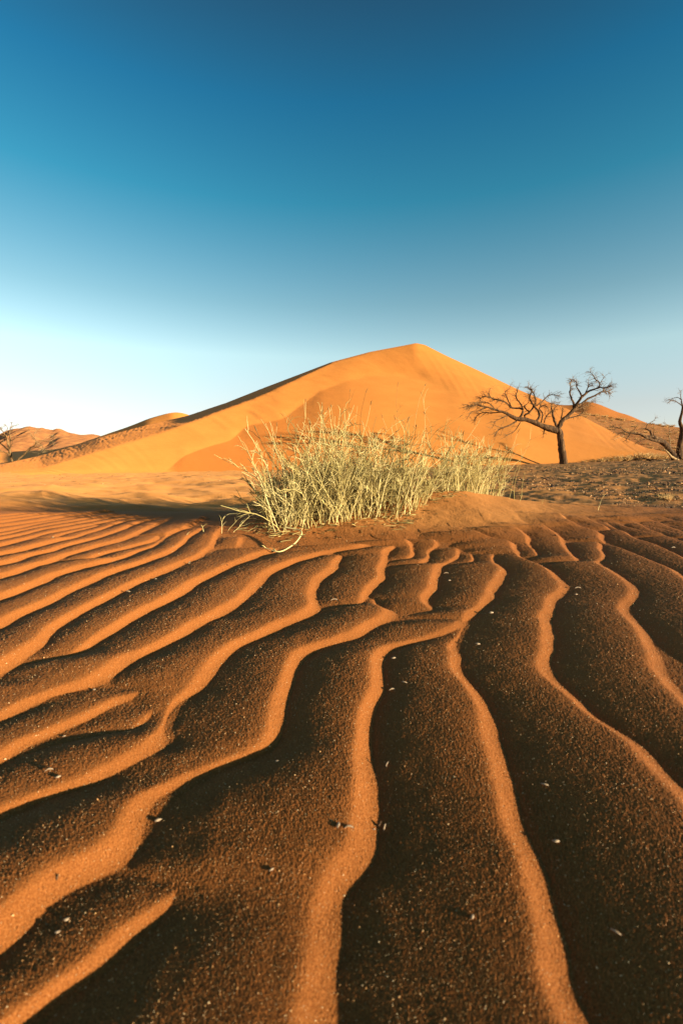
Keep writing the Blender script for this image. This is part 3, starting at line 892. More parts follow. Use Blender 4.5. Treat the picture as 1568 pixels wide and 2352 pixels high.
def grass(name, bases, lean, length, rng, origin, label, group=None, leafy=7, rad=0.0032, heads=0.22, dark_share=0.25, twiggy=2.0, cat='grass clump', stalks=0):
    N = len(bases)
    slim = np.ones(N)
    if stalks:
        slim[-stalks:] = 0.72
    dirs = np.stack([lean[:, 0], lean[:, 1], np.ones(N)], -1)
    dirs /= np.linalg.norm(dirs, axis=1, keepdims=True)
    K = 9
    P, d = stems_from(bases, dirs, length, K, rng, 0.135, 0.16)
    rr = rad * rng.uniform(0.65, 1.2, N) * slim
    tone = np.where(rng.random(N) < dark_share, rng.uniform(0.05, 0.4, N), rng.uniform(0.45, 1.0, N))
    parts, tones = [], []
    tap = np.linspace(1, 0.45, K)[None, :]
    v, f = tubes(P, rr[:, None] * tap, 4)
    parts.append((v, f)); tones.append(np.repeat(tone, K * 4))
    # side shoots
    nb = rng.poisson(twiggy * np.where(slim < 1, 0.4, 1), N)
    b0, bd, bi, bt = pick(P, d, nb, rng, 0.15, 0.85)
    if len(b0):
        dd = spread(bd, rng.uniform(R(18), R(50), len(b0)), rng)
        dd[:, 2] += 0.25
        dd /= np.linalg.norm(dd, axis=1, keepdims=True)
        P2, d2 = stems_from(b0, dd, length[bi] * rng.uniform(0.18, 0.45, len(b0)) * (1.15 - bt), 6, rng, 0.10, 0.1)
        t2 = np.clip(tone[bi] + rng.normal(0, 0.12, len(b0)), 0, 1)
        v, f = tubes(P2, (rr[bi] * 0.72)[:, None] * np.linspace(1, 0.45, 6)[None], 4)
        parts.append((v, f)); tones.append(np.repeat(t2, 24))
    stem = join(parts)
    root = empty(name, origin)
    tag(root, label, cat, group)
    ob = new_mesh('stems', stem[0] - origin, stem[1], M_STEM, root, attrs={'tone': np.concatenate(tones)})
    # blades: short stiff leaves at the joints
    nl = rng.poisson(leafy, N)
    l0, ld, li, lt = pick(P, d, nl, rng, 0.08, 0.99)
    dd = spread(ld, rng.uniform(R(15), R(48), len(l0)), rng)
    P3, d3 = stems_from(l0, dd, rng.uniform(0.03, 0.11, len(l0)) * (length[li] / 0.45) ** 0.5, 5, rng, 0.16, 0.35)
    srcs = [(P3, rr[li] * 0.62, np.clip(tone[li] + rng.normal(0.03, 0.12, len(l0)), 0, 1))]
    if len(b0):
        m0, md, mi, mt = pick(P2, d2, rng.poisson(2.2, len(b0)), rng, 0.1, 0.99)
        dd = spread(md, rng.uniform(R(15), R(48), len(m0)), rng)
        P4, d4 = stems_from(m0, dd, rng.uniform(0.02, 0.06, len(m0)), 5, rng, 0.16, 0.35)
        srcs.append((P4, rr[bi][mi] * 0.55, np.clip(t2[mi] + rng.normal(0.03, 0.12, len(m0)), 0, 1)))
    pp = [tubes(p, r_[:, None] * np.array([1.0, 0.95, 0.8, 0.5, 0.12])[None], 3) for p, r_, _ in srcs]
    lv = join(pp)
    tn = np.concatenate([np.repeat(t_, 15) for _, _, t_ in srcs])
    nbl = len(lv[0]) // 15
    if nbl > 60:
        new_mesh('blades', lv[0] - origin, lv[1], M_STEM, root, attrs={'tone': tn})['kind'] = 'stuff'
        ob['kind'] = 'stuff'
    else:
        fb = lv[1][:12]
        for q_ in range(nbl):
            new_mesh('blade', lv[0][q_ * 15:q_ * 15 + 15] - origin, fb, M_STEM, root, attrs={'tone': tn[q_ * 15:q_ * 15 + 15]})
    if heads:
        sel = np.where((rng.random(N) < heads) | (slim < 1))[0]
        if len(sel):
            e, ed = P[sel, -1], d[sel, -1]
            P5, _ = stems_from(e, ed, rng.uniform(0.02, 0.045, len(sel)), 5, rng, 0.05, 0.1)
            for q_ in range(len(sel))[-100:]:
                v, f = tubes(P5[q_:q_ + 1], rr[sel[q_]] * np.array([[0.5, 1.15, 1.2, 0.8, 0.1]]), 4)
                new_mesh('seed_head', v - origin, f, M_HEAD, root)
    return root

def sand_at(X, Y):
    return np.stack([X, Y, ground_z(X, Y) - 0.01], -1)

rng = np.random.default_rng(23)
# the big clump: rooted in a band from its front edge (read off the photo) back over the mound
FRONT = [(585, 1212), (640, 1226), (700, 1217), (760, 1206), (850, 1192), (920, 1190), (965, 1172), (985, 1150), (1010, 1132)]
TOPS = [(585, 1040), (620, 1000), (660, 965), (690, 945), (720, 925), (780, 910), (820, 925), (860, 955), (900, 970), (950, 965), (1000, 975), (1040, 1000)]
def clump(px, back, rng, fr=FRONT):
    py = np.interp(px, [p[0] for p in fr], [p[1] for p in fr])
    f = onto_ground(px, py)
    dep = f[:, 1] + back
    a = f[:, 0] / f[:, 1]
    return a * dep, dep
N = 620
px = rng.uniform(618, 1008, N)
px = np.where(rng.random(N) < 0.55, rng.normal(778, 92, N), px)
px = np.clip(px, 618, 1008)
back = rng.random(N) ** 1.15 * np.interp(px, [590, 700, 850, 1010], [0.45, 0.75, 0.72, 0.4])
X, Y = clump(px, back, rng)
B = sand_at(X, Y)
top = np.interp(px, [p[0] for p in TOPS], [p[1] for p in TOPS])
ztop = H + ray(px, top)[1] * Y
L = np.clip((ztop - B[:, 2]) * np.where(rng.random(N) < 0.22, rng.uniform(0.8, 1.08, N), rng.uniform(0.28, 0.78, N)), 0.10, 0.8)
cx = (px - 790) / 210
lean = np.stack([0.07 * cx + rng.normal(0, 0.23, N) + 0.05, rng.normal(0.02, 0.24, N)], -1)
# long stray stalks rising out of the clump: foot reading, tip reading
STALK = [(700, 1010, 690, 925), (668, 1060, 712, 930), (760, 1000, 818, 912), (790, 1010, 862, 915), (885, 1060, 880, 890), (905, 1050, 945, 885), (915, 1080, 990, 932), (965, 1060, 985, 912), (975, 1060, 1005, 950), (1000, 1070, 1046, 960),
         (640, 1060, 615, 980), (650, 1060, 600, 1050), (830, 1050, 872, 912), (740, 1010, 735, 930), (930, 1060, 975, 945), (860, 1060, 845, 960), (690, 1020, 672, 935), (720, 1000, 770, 925)]
BL, LL, LN = [], [], []
for fx, fy, tx, ty in STALK:
    X1, Y1_ = clump(np.array([float(np.clip(fx, 590, 1005))]), np.array([0.35]), rng)
    b = sand_at(X1, Y1_)[0]
    tip = at(tx, ty, b[1] + 0.02)
    v = tip - b
    BL.append(b); LL.append(np.linalg.norm(v) * 1.02); LN.append((v[0] / v[2] * 0.8, v[1] / v[2]))
NS = len(BL)
B, lean, L = np.vstack([B, BL]), np.vstack([lean, LN]), np.r_[L, LL]
grass('dune_grass', B, lean, L, rng, np.array([0.05, 2.65, float(ground_z(np.array([0.05]), np.array([2.65]))[0])]),
      'large dense clump of dry yellow-green jointed dune grass on the sand mound', 'dune grass on the mound', leafy=4.2, twiggy=2.2, rad=0.0024, dark_share=0.33, stalks=NS)
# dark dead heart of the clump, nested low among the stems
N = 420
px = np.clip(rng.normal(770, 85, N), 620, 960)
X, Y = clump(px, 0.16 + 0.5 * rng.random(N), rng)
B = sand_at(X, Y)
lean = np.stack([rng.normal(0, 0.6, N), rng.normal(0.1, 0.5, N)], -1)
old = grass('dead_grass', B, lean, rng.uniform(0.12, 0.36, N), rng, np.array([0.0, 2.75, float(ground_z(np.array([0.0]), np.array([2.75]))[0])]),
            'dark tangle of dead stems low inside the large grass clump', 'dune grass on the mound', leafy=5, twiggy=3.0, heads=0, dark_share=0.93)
# the thin stand along the crest to the right
N = 200
px = np.where(rng.random(N) < 0.6, rng.uniform(1005, 1100, N), rng.uniform(1010, 1148, N))
a, _ = ray(px, np.full(N, 1120.0))
dep = np.interp(a * 3.0, RIDGE_X, RIDGE_Y) + rng.uniform(-0.02, 0.38, N)
X, Y = a * dep, dep
B = sand_at(X, Y)
top = np.interp(px, [1030, 1060, 1100, 1130, 1165], [985, 985, 1000, 1010, 1000])
L = np.clip((H + ray(px, top)[1] * Y - B[:, 2]) * rng.uniform(0.35, 1.1, N), 0.08, 0.5)
lean = np.stack([0.14 + rng.normal(0, 0.14, N), rng.normal(0, 0.12, N)], -1)
grass('dune_grass', B, lean, L, rng, np.array([0.95, 3.1, float(ground_z(np.array([0.95]), np.array([3.1]))[0])]),
      'thin stand of pale grass behind the sand crest, right of the large clump', 'dune grass on the mound', leafy=4, twiggy=1.4, rad=0.0024, dark_share=0.12)
# broken straw lying about the foot of the clump
N = 420
px = rng.uniform(575, 1060, N)
X, Y = clump(np.clip(px, 588, 1008), rng.normal(0.02, 0.10, N), rng)
X = X + (px - np.clip(px, 588, 1008)) * 0.0026 + rng.normal(0, 0.03, N)
b = np.stack([X, Y, ground_z(X, Y) + 0.002], -1)
a_ = rng.uniform(0, 2 * math.pi, N)
dr = np.stack([np.cos(a_), np.sin(a_), rng.uniform(-0.03, 0.16, N)], -1)
P_, _ = stems_from(b, dr, rng.uniform(0.015, 0.07, N), 4, rng, 0.12, 0.1)
v, f = tubes(P_, rng.uniform(0.0009, 0.0022, (N, 1)) * np.array([[1, 1, 0.9, 0.5]]), 3)
tag(new_mesh('straw_litter', v, f, M_STEM, attrs={'tone': np.repeat(rng.uniform(0.1, 0.85, N), 12)}), 'broken bits of dry straw scattered on the sand below the grass', kind='stuff')
# single shoots, each on its own: (foot, tip, label)
SHOOT = [((509, 1226), (512, 1160), 'upright shoot with two bent side twigs left of the large clump', 3.0),
         ((519, 1222), (560, 1186), 'leaning shoot just right of the upright one left of the clump', 2.0),
         ((531, 1224), (600, 1180), 'long low stem leaning towards the clump from the left', 2.0),
         ((468, 1224), (465, 1209), 'very short stub on the ripples at left', 0.0),
         ((425, 1234), (433, 1226), 'tiny bent sprout lying on the left ripples', 1.0),
         ((1372, 1173), (1376, 1135), 'lone pale stalk on the sand edge in front of the gravel', 1.0),
         ((1192, 1152), (1210, 1085), 'slender stalk right of the thin grass stand', 1.0),
         ((1181, 1150), (1186, 1000), 'tallest slim stalk at the right end of the thin grass stand', 2.0),
         ((1168, 1148), (1215, 985), 'long stalk arching right over the gravel flat', 1.5),
         ((1242, 1158), (1249, 1152), 'tiny bent stem end poking out of the crest', 1.0)]
for (fx, fy), (tx, ty), lab, tw in SHOOT:
    p = onto_ground(np.array([fx + 0.0]), np.array([fy + 0.0]))
    b = sand_at(p[:, 0], p[:, 1])
    tip = at(tx, ty, b[0, 1])
    v = tip - b[0]
    ln = float(np.linalg.norm(v)) * 1.03 + 0.01
    grass('grass_shoot', np.repeat(b, 1, 0) + np.array([[0, 0, 0], [0.012, 0.01, 0]])[:1],
          np.array([[v[0] / v[2] * 0.7, v[1] / v[2]], [v[0] / v[2] * .7 + .12, 0.05]])[:1], np.array([ln, ln * 0.7])[:1],
          rng, b[0], lab, 'single grass shoots around the mound', leafy=2 if ln > .08 else 1, twiggy=tw * 0.6, rad=0.0018, heads=0.4, dark_share=0.1, cat='grass shoot')
# the stem that has toppled forward and curls on the sand
tr = [(655, 1222, 0.06), (690, 1228, 0.05), (686, 1245, 0.035), (668, 1262, 0.015), (640, 1272, 0.006), (610, 1269, 0.004)]
pts = []
for px_, py_, hh in tr:
    p = onto_ground(np.array([px_ + 0.0]), np.array([py_ + hh * 300]))[0]
    pts.append((p[0], p[1], float(ground_z(p[:1], p[1:])[0]) + hh))
P = catmull(np.array(pts), 24)
root = empty('toppled_shoot', P[-1])
tag(root, 'bent pale stem toppled out of the clump and curling on the sand', 'grass shoot', 'single grass shoots around the mound')
v, f = tubes(P[None], np.linspace(0.0038, 0.0024, 24)[None], 5)
new_mesh('stem', v - P[-1], f, M_STEM, root, attrs={'tone': np.full(len(v), 0.9)})
q0 = P[[8, 14, 20, 23]]
dq = np.array([(0.3, -0.4, .2), (0.5, -.5, .1), (-.4, .3, .5), (-.3, -.5, .4)])
dq = dq / np.linalg.norm(dq, axis=1, keepdims=True)
Pq, _ = stems_from(q0, dq, np.array([0.05, 0.04, 0.03, 0.03]), 5, rng, 0.1, 0.1)
v, f = tubes(Pq, np.array([0.0022, 0.002, 0.0017, 0.0011, 0.0004])[None].repeat(4, 0), 4)
for q_ in range(4):
    new_mesh('blade', v[q_ * 20:q_ * 20 + 20] - P[-1], f[:16], M_STEM, root, attrs={'tone': np.full(20, 0.85)})

# ------------------------------------------------------------------ dead trees, limbs read off the photo
def tree(name, view, depth, limbs, label, rng, trunk_n=1, twigs=2.0, twig_len=55, droop=0.3, pale=(), base_drop=0.4, group='dead trees on the flat', foot=None, K=20, bark=None, girth=0.92):
    bark = bark or M_BARK
    ox, oy, s = view
    px_m = depth / (FP * 1.7417 * s)                    # metres per reading unit at this distance
    def to3(p, off):
        q = at((ox + p[:, 0] / s) / 1.7417, (oy + p[:, 1] / s) / 1.7417, depth + off)
        return q
    segs = []
    for li, (pts, z0, z1) in enumerate(limbs):
        p = np.array(pts, float)
        c = catmull(p, K)
        off = np.linspace(z0, z1, K) + np.cumsum(rng.normal(0, 0.03, K))
        P3 = to3(c, off)
        wob = rng.normal(0, 1, (K, 3)) * (c[:, 2:3] * px_m) * (0.05 if li < trunk_n else 0.14)
        wob[0] = 0
        P3 = P3 + wob
        rad = np.maximum(c[:, 2] * px_m * girth, 0.008) * (1 + rng.normal(0, 0.02 if li < trunk_n else 0.05, K))
        segs.append((P3, rad, li))
    root_pt = segs[0][0][0].copy()
    z = float(ground_z(root_pt[:1], root_pt[1:2])[0]) if foot is None else foot
    root_pt[2] = z
    root = empty(name, root_pt)
    tag(root, label, 'tree', group)
    T = []
    for P3, rad, li in segs:
        if li < trunk_n:
            P3 = np.vstack([P3[:1] - np.array([0, 0, base_drop]), P3])
            rad = np.r_[rad[0] * 1.25, rad]
            rad[1] *= 1.12
            v, f = tubes(P3[None], rad[None], 14)
            new_mesh('trunk', v - root_pt, f, bark, root)
            continue
        v, f = tubes(P3[None], rad[None], 9 if rad.max() > 8 * px_m else 6)
        br = new_mesh('branch', v - root_pt, f, M_PALE if pale != 'twigs' and li in pale else bark, root)
        # fine twigs of this branch, two orders
        ln = np.linalg.norm(np.diff(P3, axis=0), axis=1).sum()
        n = rng.poisson(twigs * ln / (50 * px_m))
        if not n:
            continue
        w = np.clip((12 * px_m - rad) / (12 * px_m), 0.03, 1) * np.linspace(0.3, 1, K)
        k = rng.choice(K - 1, n, p=w[:-1] / w[:-1].sum())
        f_ = rng.random(n)[:, None]
        A = P3[k] * (1 - f_) + P3[k + 1] * f_
        D = P3[k + 1] - P3[k]
        D /= np.linalg.norm(D, axis=1, keepdims=True) + 1e-9
        W = np.minimum(rad[k] * 0.55, 2.6 * px_m)
        d1 = spread(D, rng.uniform(R(18), R(62), n), rng)
        d1[:, 2] += rng.normal(0.05, 0.35, n)
        d1 /= np.linalg.norm(d1, axis=1, keepdims=True)
        P1, e1 = stems_from(A, d1, twig_len * px_m * rng.uniform(0.35, 1.3, n), 7, rng, 0.13, droop)
        tw = [tubes(P1, np.maximum(W, 1.3 * px_m)[:, None] * np.linspace(1, 0.3, 7)[None], 4)]
        q, qd, qi, _ = pick(P1, e1, rng.poisson(2.6, n), rng, 0.25, 1.0)
        if len(q):
            d2 = spread(qd, rng.uniform(R(20), R(60), len(q)), rng)
            P2, e2 = stems_from(q, d2, twig_len * px_m * rng.uniform(0.2, 0.65, len(q)), 5, rng, 0.15, droop * 1.2)
            tw.append(tubes(P2, np.full((len(q), 1), 1.0 * px_m) * np.linspace(1, 0.35, 5)[None], 3))
        v, f = join(tw)
        tag(new_mesh('twigs', v - root_pt, f, M_PALE if pale == 'twigs' else M_TWIG, br), kind='stuff')
    return root

rng = np.random.default_rng(5)
VT = (1850, 1460, 2.6133)
MAIN = [
 ([(1058,1062,47),(1050,1000,42),(1038,920,39),(1028,840,36),(1018,770,34),(1012,710,34),(990,668,30)], 0, 0),
 ([(1005,700,30),(945,668,35),(872,655,33),(800,628,28),(740,600,26),(660,575,24),(580,575,24),(520,550,20),(470,510,16),(420,490,13),(340,470,10),(260,440,8),(200,430,7),(120,420,5),(40,440,2)], 0, -0.9),
 ([(990,660,28),(1040,592,24),(1090,540,22),(1150,480,20),(1190,430,18),(1250,400,13),(1310,350,11),(1380,320,9),(1440,285,8),(1500,275,6),(1550,300,3)], 0, 0.7),
 ([(1165,440,17),(1210,380,15),(1260,320,13),(1310,275,11),(1370,255,9),(1430,235,7),(1500,240,6),(1545,215,3)], 0.3, -0.5),
 ([(1160,470,14),(1155,400,11),(1130,340,9),(1115,290,8),(1130,240,5),(1120,190,4),(1145,150,3)], 0.3, 0.9),
 ([(580,575,14),(620,520,14),(628,470,13),(560,450,10),(510,450,8),(450,390,8),(370,365,7),(290,345,6),(210,330,5),(180,350,2)], -.4, .6),
 ([(630,470,10),(600,400,8),(565,360,7),(555,310,7),(572,268,4),(560,255,2)], 0, .4),
 ([(655,570,14),(640,540,12),(700,490,10),(740,420,10),(710,380,9),(700,330,8),(720,270,5),(680,230,2)], -.3, -.8),
 ([(745,605,14),(800,540,13),(790,480,11),(745,430,10),(762,390,8),(750,330,7),(725,275,4)], -.2, .8),
 ([(770,425,8),(830,380,6),(870,340,5),(920,310,4),(1000,330,2)], .3, 1.0),
 ([(560,590,10),(480,635,8),(380,675,5),(330,735,2)], -.4, -1.1),
 ([(985,650,15),(957,590,13),(940,530,11),(935,490,9),(925,440,6),(932,398,3)], 0, .5),
 ([(1240,325,10),(1220,280,8),(1187,220,6),(1190,190,5),(1145,150,3)], .4, -.2),
 ([(1165,475,9),(1220,455,8),(1300,420,6),(1340,395,4),(1390,385,2)], .3, 1.2),
 ([(1080,560,9),(1170,540,7),(1240,510,5),(1265,460,2)], .1, .9),
 ([(1410,243,8),(1430,190,6),(1385,150,5),(1360,110,3),(1330,80,2),(1285,72,1.5)], -.3, -.6),
 ([(1280,295,7),(1310,230,5),(1325,200,6),(1352,200,3)], 0, .3),
 ([(1430,198,5),(1460,150,3),(1480,120,2)], -.4, -.4),
 ([(940,505,7),(955,460,4),(990,420,3),(1022,380,1.5)], .3, .7),
 ([(1020,595,9),(1035,520,6),(1040,480,4),(1052,460,2)], 0, -.4),
 ([(430,492,7),(300,500,6),(200,500,5),(140,540,4),(110,590,2)], -.5, .4),
 ([(480,520,7),(400,560,5),(340,590,4),(310,650,2)], -.4, -1),
 ([(600,600,6),(540,690,4),(450,740,2)], -.4, -1.3),
 ([(340,470,7),(270,400,5),(200,390,4),(120,400,2)], -.6, .3),
 ([(510,450,7),(455,330,5),(440,290,3),(480,250,1.5)], 0, .6),
 ([(820,600,8),(830,500,7),(800,450,6),(850,420,4),(900,470,2)], 0, -.9),
 ([(850,600,7),(870,540,6),(910,500,4),(960,480,2)], 0, .8),
 ([(300,345,5),(270,300,3),(285,240,1.5)], 0.3, .6),
 ([(260,440,6),(160,480,5),(90,490,3),(55,540,1.5)], -.6, -.9),
 ([(845,650,10),(850,690,7),(840,720,3)], 0, -.3),
 ([(690,490,8),(640,430,6),(680,400,4),(690,300,2)], -.3, .2),
]
tree('dead_tree', VT, 30.4, MAIN, 'leaning dead tree with a long left limb and bare twigs right of the grass', rng, twigs=4.2, twig_len=74, droop=0.32)

VR = (2400, 1560, 4.737)
RIGHT = [
 ([(1505,1345,62),(1492,1240,52),(1490,1150,46),(1510,1020,40),(1528,920,38),(1545,800,35),(1535,690,30),(1500,620,25),(1512,540,20),(1540,440,19),(1556,330,14)], 0, 0),
 ([(1420,1345,56),(1385,1250,52),(1320,1160,45),(1260,1070,42),(1190,1000,46),(1090,930,33),(985,880,28)], -.2, -1.0),
 ([(1170,990,26),(1000,950,22),(870,910,18),(760,850,14),(600,820,14),(545,805,12),(480,790,8),(400,740,7),(310,710,6),(190,690,3)], -.8, -1.8),
 ([(985,880,22),(850,870,15),(750,828,14),(650,818,12),(560,815,9)], -1, -1.6),
 ([(965,870,18),(948,790,14),(905,755,13),(850,740,11),(812,735,4)], -1, -1.2),
 ([(1556,340,13),(1530,200,8),(1520,140,5),(1505,0,2)], 0, .4),
 ([(1545,300,8),(1450,230,6),(1350,200,5),(1260,265,2)], 0, -.5),
 ([(1520,170,6),(1440,140,4),(1330,180,3),(1255,200,1.5)], 0, .5),
 ([(855,738,8),(890,650,4),(1000,590,3),(1050,510,1.5)], -1.2, -1),
 ([(975,885,11),(850,930,8),(730,970,6),(655,1025,3)], -1.1, -1.8),
 ([(565,835,10),(500,920,6),(480,970,2)], -1.7, -1.9),
 ([(1320,1150,7),(1320,1000,6),(1300,860,5),(1310,740,4),(1290,680,3),(1200,640,2)], -.3, -.2),
 ([(310,710,5),(240,755,4),(190,745,2)], -1.8, -1.9),
 ([(560,800,6),(640,750,4),(668,690,2)], -1.6, -1.2),
 ([(560,830,7),(430,800,5),(330,840,3),(280,880,2)], -1.6, -1.9),
 ([(1000,870,6),(1010,780,4),(1015,690,2)], -1, -.9),
 ([(1560,330,13),(1640,200,10),(1740,60,7),(1850,-60,4)], 0, 0.6),
 ([(1556,420,14),(1660,330,10),(1800,260,7),(1960,200,4)], 0, -0.8),
 ([(1545,760,16),(1680,640,14),(1850,560,10),(2050,420,6)], 0, .8),
 ([(1480,1345,20),(1330,1250,16),(1240,1150,10),(1200,1120,4)], -.8, -1.6),
 ([(1560,1345,22),(1500,1250,14),(1495,1100,10)], -.6, -.3),
 ([(450,790,6),(440,860,5),(300,920,3),(230,945,1.5)], -1.6, -2.1),
]
tree('dead_tree', VR, 31.5, RIGHT, 'half fallen dead tree at the right edge, one limb bowed low to the left', rng, trunk_n=2, twigs=2.2, twig_len=85, droop=0.15, girth=1.12, pale=(11, 21, 19))

VL = (0, 1660, 5.227)
LEFT = [
 ([(268,985,30),(250,930,27),(230,850,27),(215,780,27),(205,700,29),(195,640,28)], 0, 0),
 ([(200,660,20),(212,560,16),(222,470,13),(205,390,9),(230,270,5),(252,150,3)], 0, .4),
 ([(190,650,22),(155,520,17),(140,450,13),(100,400,12),(60,330,6),(20,290,2)], 0, -.5),
 ([(205,760,19),(120,685,16),(40,615,12),(-60,560,8),(-160,500,4)], 0, .8),
 ([(215,850,17),(160,800,14),(70,770,11),(-40,735,8),(-120,700,4)], 0, -1.2),
 ([(150,500,12),(90,520,9),(20,580,7),(-60,600,3)], -.3, .6),
 ([(205,470,11),(260,420,9),(320,390,7),(400,350,4),(460,330,2)], .2, .9),
 ([(195,400,9),(150,360,7),(160,250,4),(90,200,2)], .2, -.4),
 ([(230,280,5),(290,230,3),(370,215,2.5),(395,190,1.5)], .3, .8),
 ([(140,450,10),(60,430,8),(-20,400,5),(-100,380,2)], 0, -1),
 ([(205,560,10),(270,520,6),(340,480,4),(420,470,2)], .2, -.8),
 ([(100,400,10),(30,420,7),(-30,450,4)], 0, .7),
 ([(210,700,8),(240,640,6),(270,600,4),(260,540,2)], 0, -.8),
 ([(60,340,6),(-10,270,4),(-70,280,2)], -.4, .4),
]
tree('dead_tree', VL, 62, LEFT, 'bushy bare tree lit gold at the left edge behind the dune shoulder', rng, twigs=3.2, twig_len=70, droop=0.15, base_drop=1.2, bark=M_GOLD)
LEFT2 = [
 ([(345,985,22),(375,945,20),(430,890,18),(500,835,17),(545,790,16),(590,740,17),(650,682,16),(690,662,13)], 0, 0),
 ([(690,668,13),(728,640,11),(752,600,9),(765,560,9)], 0, -.3),
 ([(762,560,8),(730,490,7),(722,390,5),(790,295,2)], -.2, .5),
 ([(735,500,5),(680,440,4),(620,350,2.5),(590,290,1.5)], -.2, -.7),
 ([(762,555,8),(830,545,7),(900,535,6),(960,490,5),(1040,440,3),(1100,430,1.5)], -.2, .4),
 ([(690,665,11),(800,680,8),(930,735,7),(1060,750,5),(1190,772,2)], 0, -.8),
 ([(640,690,9),(650,770,7),(740,800,6),(880,790,4),(950,800,2)], 0, -1.1),
 ([(770,560,6),(850,600,5),(890,660,3),(900,720,1.5)], -.2, -1.4),
 ([(900,535,5),(1000,560,4),(1100,560,3),(1150,600,1.5)], 0, -.8),
 ([(720,530,5),(690,470,3),(640,420,1.5)], -.2, .6),
]
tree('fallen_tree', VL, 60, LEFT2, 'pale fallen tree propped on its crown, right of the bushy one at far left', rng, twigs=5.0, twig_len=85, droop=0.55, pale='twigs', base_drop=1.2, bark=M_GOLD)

# ------------------------------------------------------------------ dry tufts, logs
def tuft_mesh(rng, n=130, w=0.35, h=0.4):
    a = rng.uniform(0, 2 * math.pi, n)
    r = np.sqrt(rng.random(n)) * w * 0.55
    b = np.stack([r * np.cos(a), r * np.sin(a), np.zeros(n) - 0.05], -1)
    dirs = np.stack([np.cos(a) * rng.uniform(0.1, 0.9, n), np.sin(a) * rng.uniform(0.1, 0.9, n), np.ones(n)], -1)
    dirs /= np.linalg.norm(dirs, axis=1, keepdims=True)
    P, _ = stems_from(b, dirs, h * rng.uniform(0.5, 1.15, n), 5, rng, 0.14, 0.3)
    v, f = tubes(P, np.array([0.016, 0.014, 0.011, 0.007, 0.002])[None].repeat(n, 0), 3)
    return v, f, np.repeat(rng.random(n), 15)

protos = []
for s in range(3):
    v, f, t = tuft_mesh(np.random.default_rng(300 + s))
    me_ob = new_mesh('grass_tuft', v, f, M_TUFT, attrs={'tone': t})
    protos.append(me_ob)
used = set()
def place_tuft(x, y, z, sx, sz, label, group, k):
    src = protos[k % 3]
    if k % 3 in used:
        o = src.copy()
        COL.objects.link(o)
    else:
        o = src
        used.add(k % 3)
    o.location = (float(x), float(y), float(z))
    o.scale = (sx, sx, sz)
    o.rotation_euler = (0, 0, random.uniform(0, 6.28))
    tag(o, label, 'grass tuft', group)
    return o

# the row at the foot of the dune at right: (full-res x, y of foot, width in px, label)
ROW = [(2437, 1842, 26, 'pale tuft at the left end of the row under the dune'), (2466, 1842, 24, 'pale tuft second from the left in the row under the dune'),
       (2496, 1842, 30, 'dark-sided tuft before the fallen branch, third in the row'), (2513, 1840, 20, 'small tuft between the third and the big clump of the row'),
       (2549, 1833, 36, 'big pale tuft behind the fallen branch, tallest of the row'), (2572, 1833, 34, 'broad tuft right of the tallest in the row'),
       (2598, 1836, 30, 'shaded tuft over the middle of the fallen branch'), (2622, 1836, 32, 'golden tuft right of the fallen branch middle'),
       (2645, 1836, 26, 'tuft left of the half fallen tree foot'), (2668, 1838, 24, 'low tuft touching the half fallen tree'),
       (2553, 1852, 18, 'greenish tuft in front of the fallen branch'), (2405, 1846, 16, 'small low tuft left of the row'), (2370, 1848, 12, 'tiny tuft right of the leaning tree foot'),
       (2335, 1850, 11, 'tiniest tuft beside the leaning tree trunk'), (2660, 2006, 30, 'blurred golden tuft alone on the gravel near the sand edge')]
for i, (fx, fy, wpx, lab) in enumerate(ROW):
    p = onto_ground(np.array([fx / 1.7417]), np.array([fy / 1.7417]))[0]
    if fy < 1900:
        a_, b_ = ray(fx / 1.7417, fy / 1.7417)
        dep = float(np.interp(a_, _fa, FOOT_D)) - 1.0 - 0.25 * (fy > 1845)
        p = (float(a_) * dep, dep)
    z = float(ground_z(np.array([p[0]]), np.array([p[1]]))[0])
    m = 1.15 * wpx * p[1] / (FP * 1.7417) / 0.42
    place_tuft(p[0], p[1], z, m, m * 0.95, lab, 'grass tufts at the foot of the dune', i)
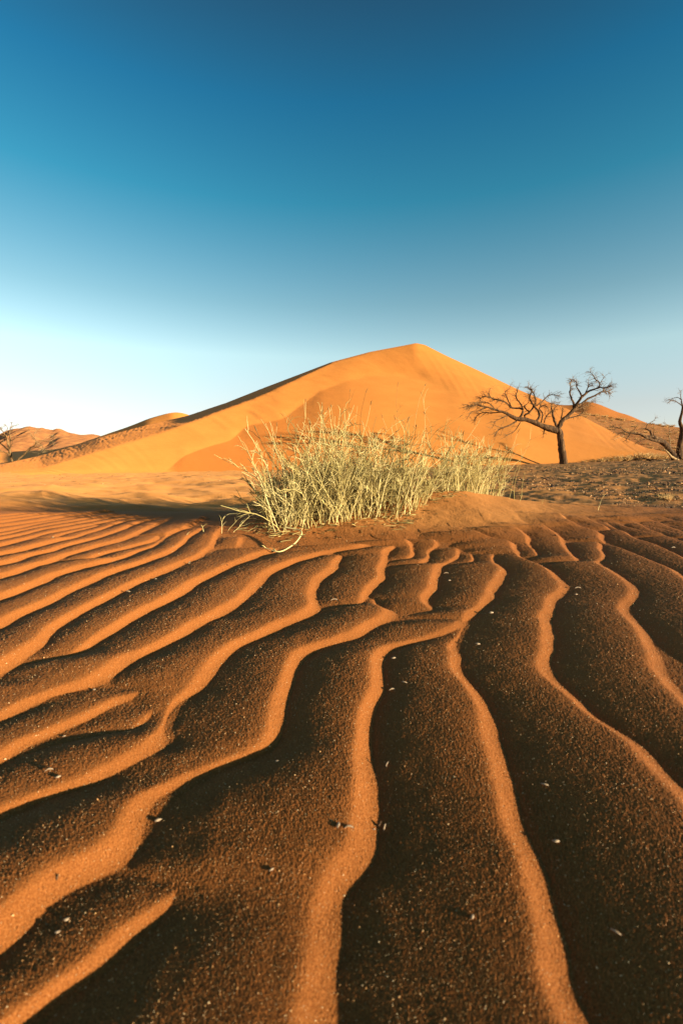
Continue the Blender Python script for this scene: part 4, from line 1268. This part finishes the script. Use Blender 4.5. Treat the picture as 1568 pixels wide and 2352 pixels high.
# tufts scattered over the gravel slope
sl = np.random.default_rng(77)
bvh = None
slope = bpy.data.objects['gravel_slope']
from mathutils.bvhtree import BVHTree
from mathutils import Vector
bvh = BVHTree.FromPolygons([v.co[:] for v in slope.data.vertices], [p.vertices[:] for p in slope.data.polygons])
dune_ob = bpy.data.objects['dune']
dbvh = BVHTree.FromPolygons([v.co[:] for v in dune_ob.data.vertices], [p.vertices[:] for p in dune_ob.data.polygons])
org = Vector((0, 0, H))
n_t = 0
cand = [(1337 + 16 * i + sl.uniform(-5, 5), 950.5 + 2.35 * i * 1.0 + sl.uniform(0, 2)) for i in range(13)] + [(sl.uniform(1320, 1590), sl.uniform(955, 1050)) for _ in range(330)]
for px_, py_ in cand:
    q = at(px_, py_, 1.0) - np.array([0, 0, H])
    dv = Vector(q).normalized()
    hit = bvh.ray_cast(org, dv)
    hd = dbvh.ray_cast(org, dv)
    if hit[0] is None or (hd[0] is not None and hd[3] < hit[3]):
        continue
    edge = n_t < 13
    w = sl.uniform(0.5, 0.9) if edge else sl.uniform(0.15, 0.5)
    place_tuft(hit[0].x, hit[0].y, hit[0].z, w / 0.42, w / 0.42 * 0.7,
               'pale dry tuft in the line along the top of the gravel slope' if edge else 'small dry tuft scattered on the brown gravel slope',
               'tufts lining the top of the gravel slope' if edge else 'tufts scattered on the gravel slope', n_t)
    n_t += 1
    if n_t > 85:
        break

def log(name, view, pts, depth, label, material, sub=()):
    ox, oy, s = view
    px_m = depth / (FP * 1.7417 * s)
    def mk(pts):
        c = catmull(np.array(pts, float), 16)
        q = at((ox + c[:, 0] / s) / 1.7417, (oy + c[:, 1] / s) / 1.7417, depth + np.cumsum(np.random.default_rng(3).normal(0, .05, 16)))
        return tubes(q[None], (c[:, 2] * px_m)[None], 8)
    v, f = mk(pts)
    o = v.mean(0)
    root = empty(name, o)
    tag(root, label, 'branch', 'fallen wood on the flat')
    new_mesh('limb', v - o, f, material, root)
    for sp in sub:
        v, f = mk(sp)
        new_mesh('side_branch', v - o, f, material, root)
log('fallen_branch', VR, [(500, 1362, 5), (600, 1330, 13), (740, 1302, 13), (860, 1308, 14), (950, 1335, 20), (985, 1360, 22)], 31.0, 'dark fallen branch lying before the row of tufts at right', M_BARK, [[(920, 1330, 14), (1000, 1325, 12), (1070, 1312, 5)], [(830, 1360, 10), (870, 1345, 8), (900, 1320, 5)]])
log('driftwood', VR, [(1050, 1335, 5), (1150, 1335, 11), (1250, 1340, 12), (1330, 1345, 8)], 31.3, 'pale bleached log between the fallen branch and the half fallen tree', M_PALE, [[(1200, 1340, 7), (1270, 1315, 6), (1340, 1318, 3)]])
log('driftwood', VR, [(530, 1425, 3), (570, 1420, 7), (590, 1390, 6), (585, 1360, 3)], 29.0, 'small bent pale stick in front of the fallen branch', M_PALE)
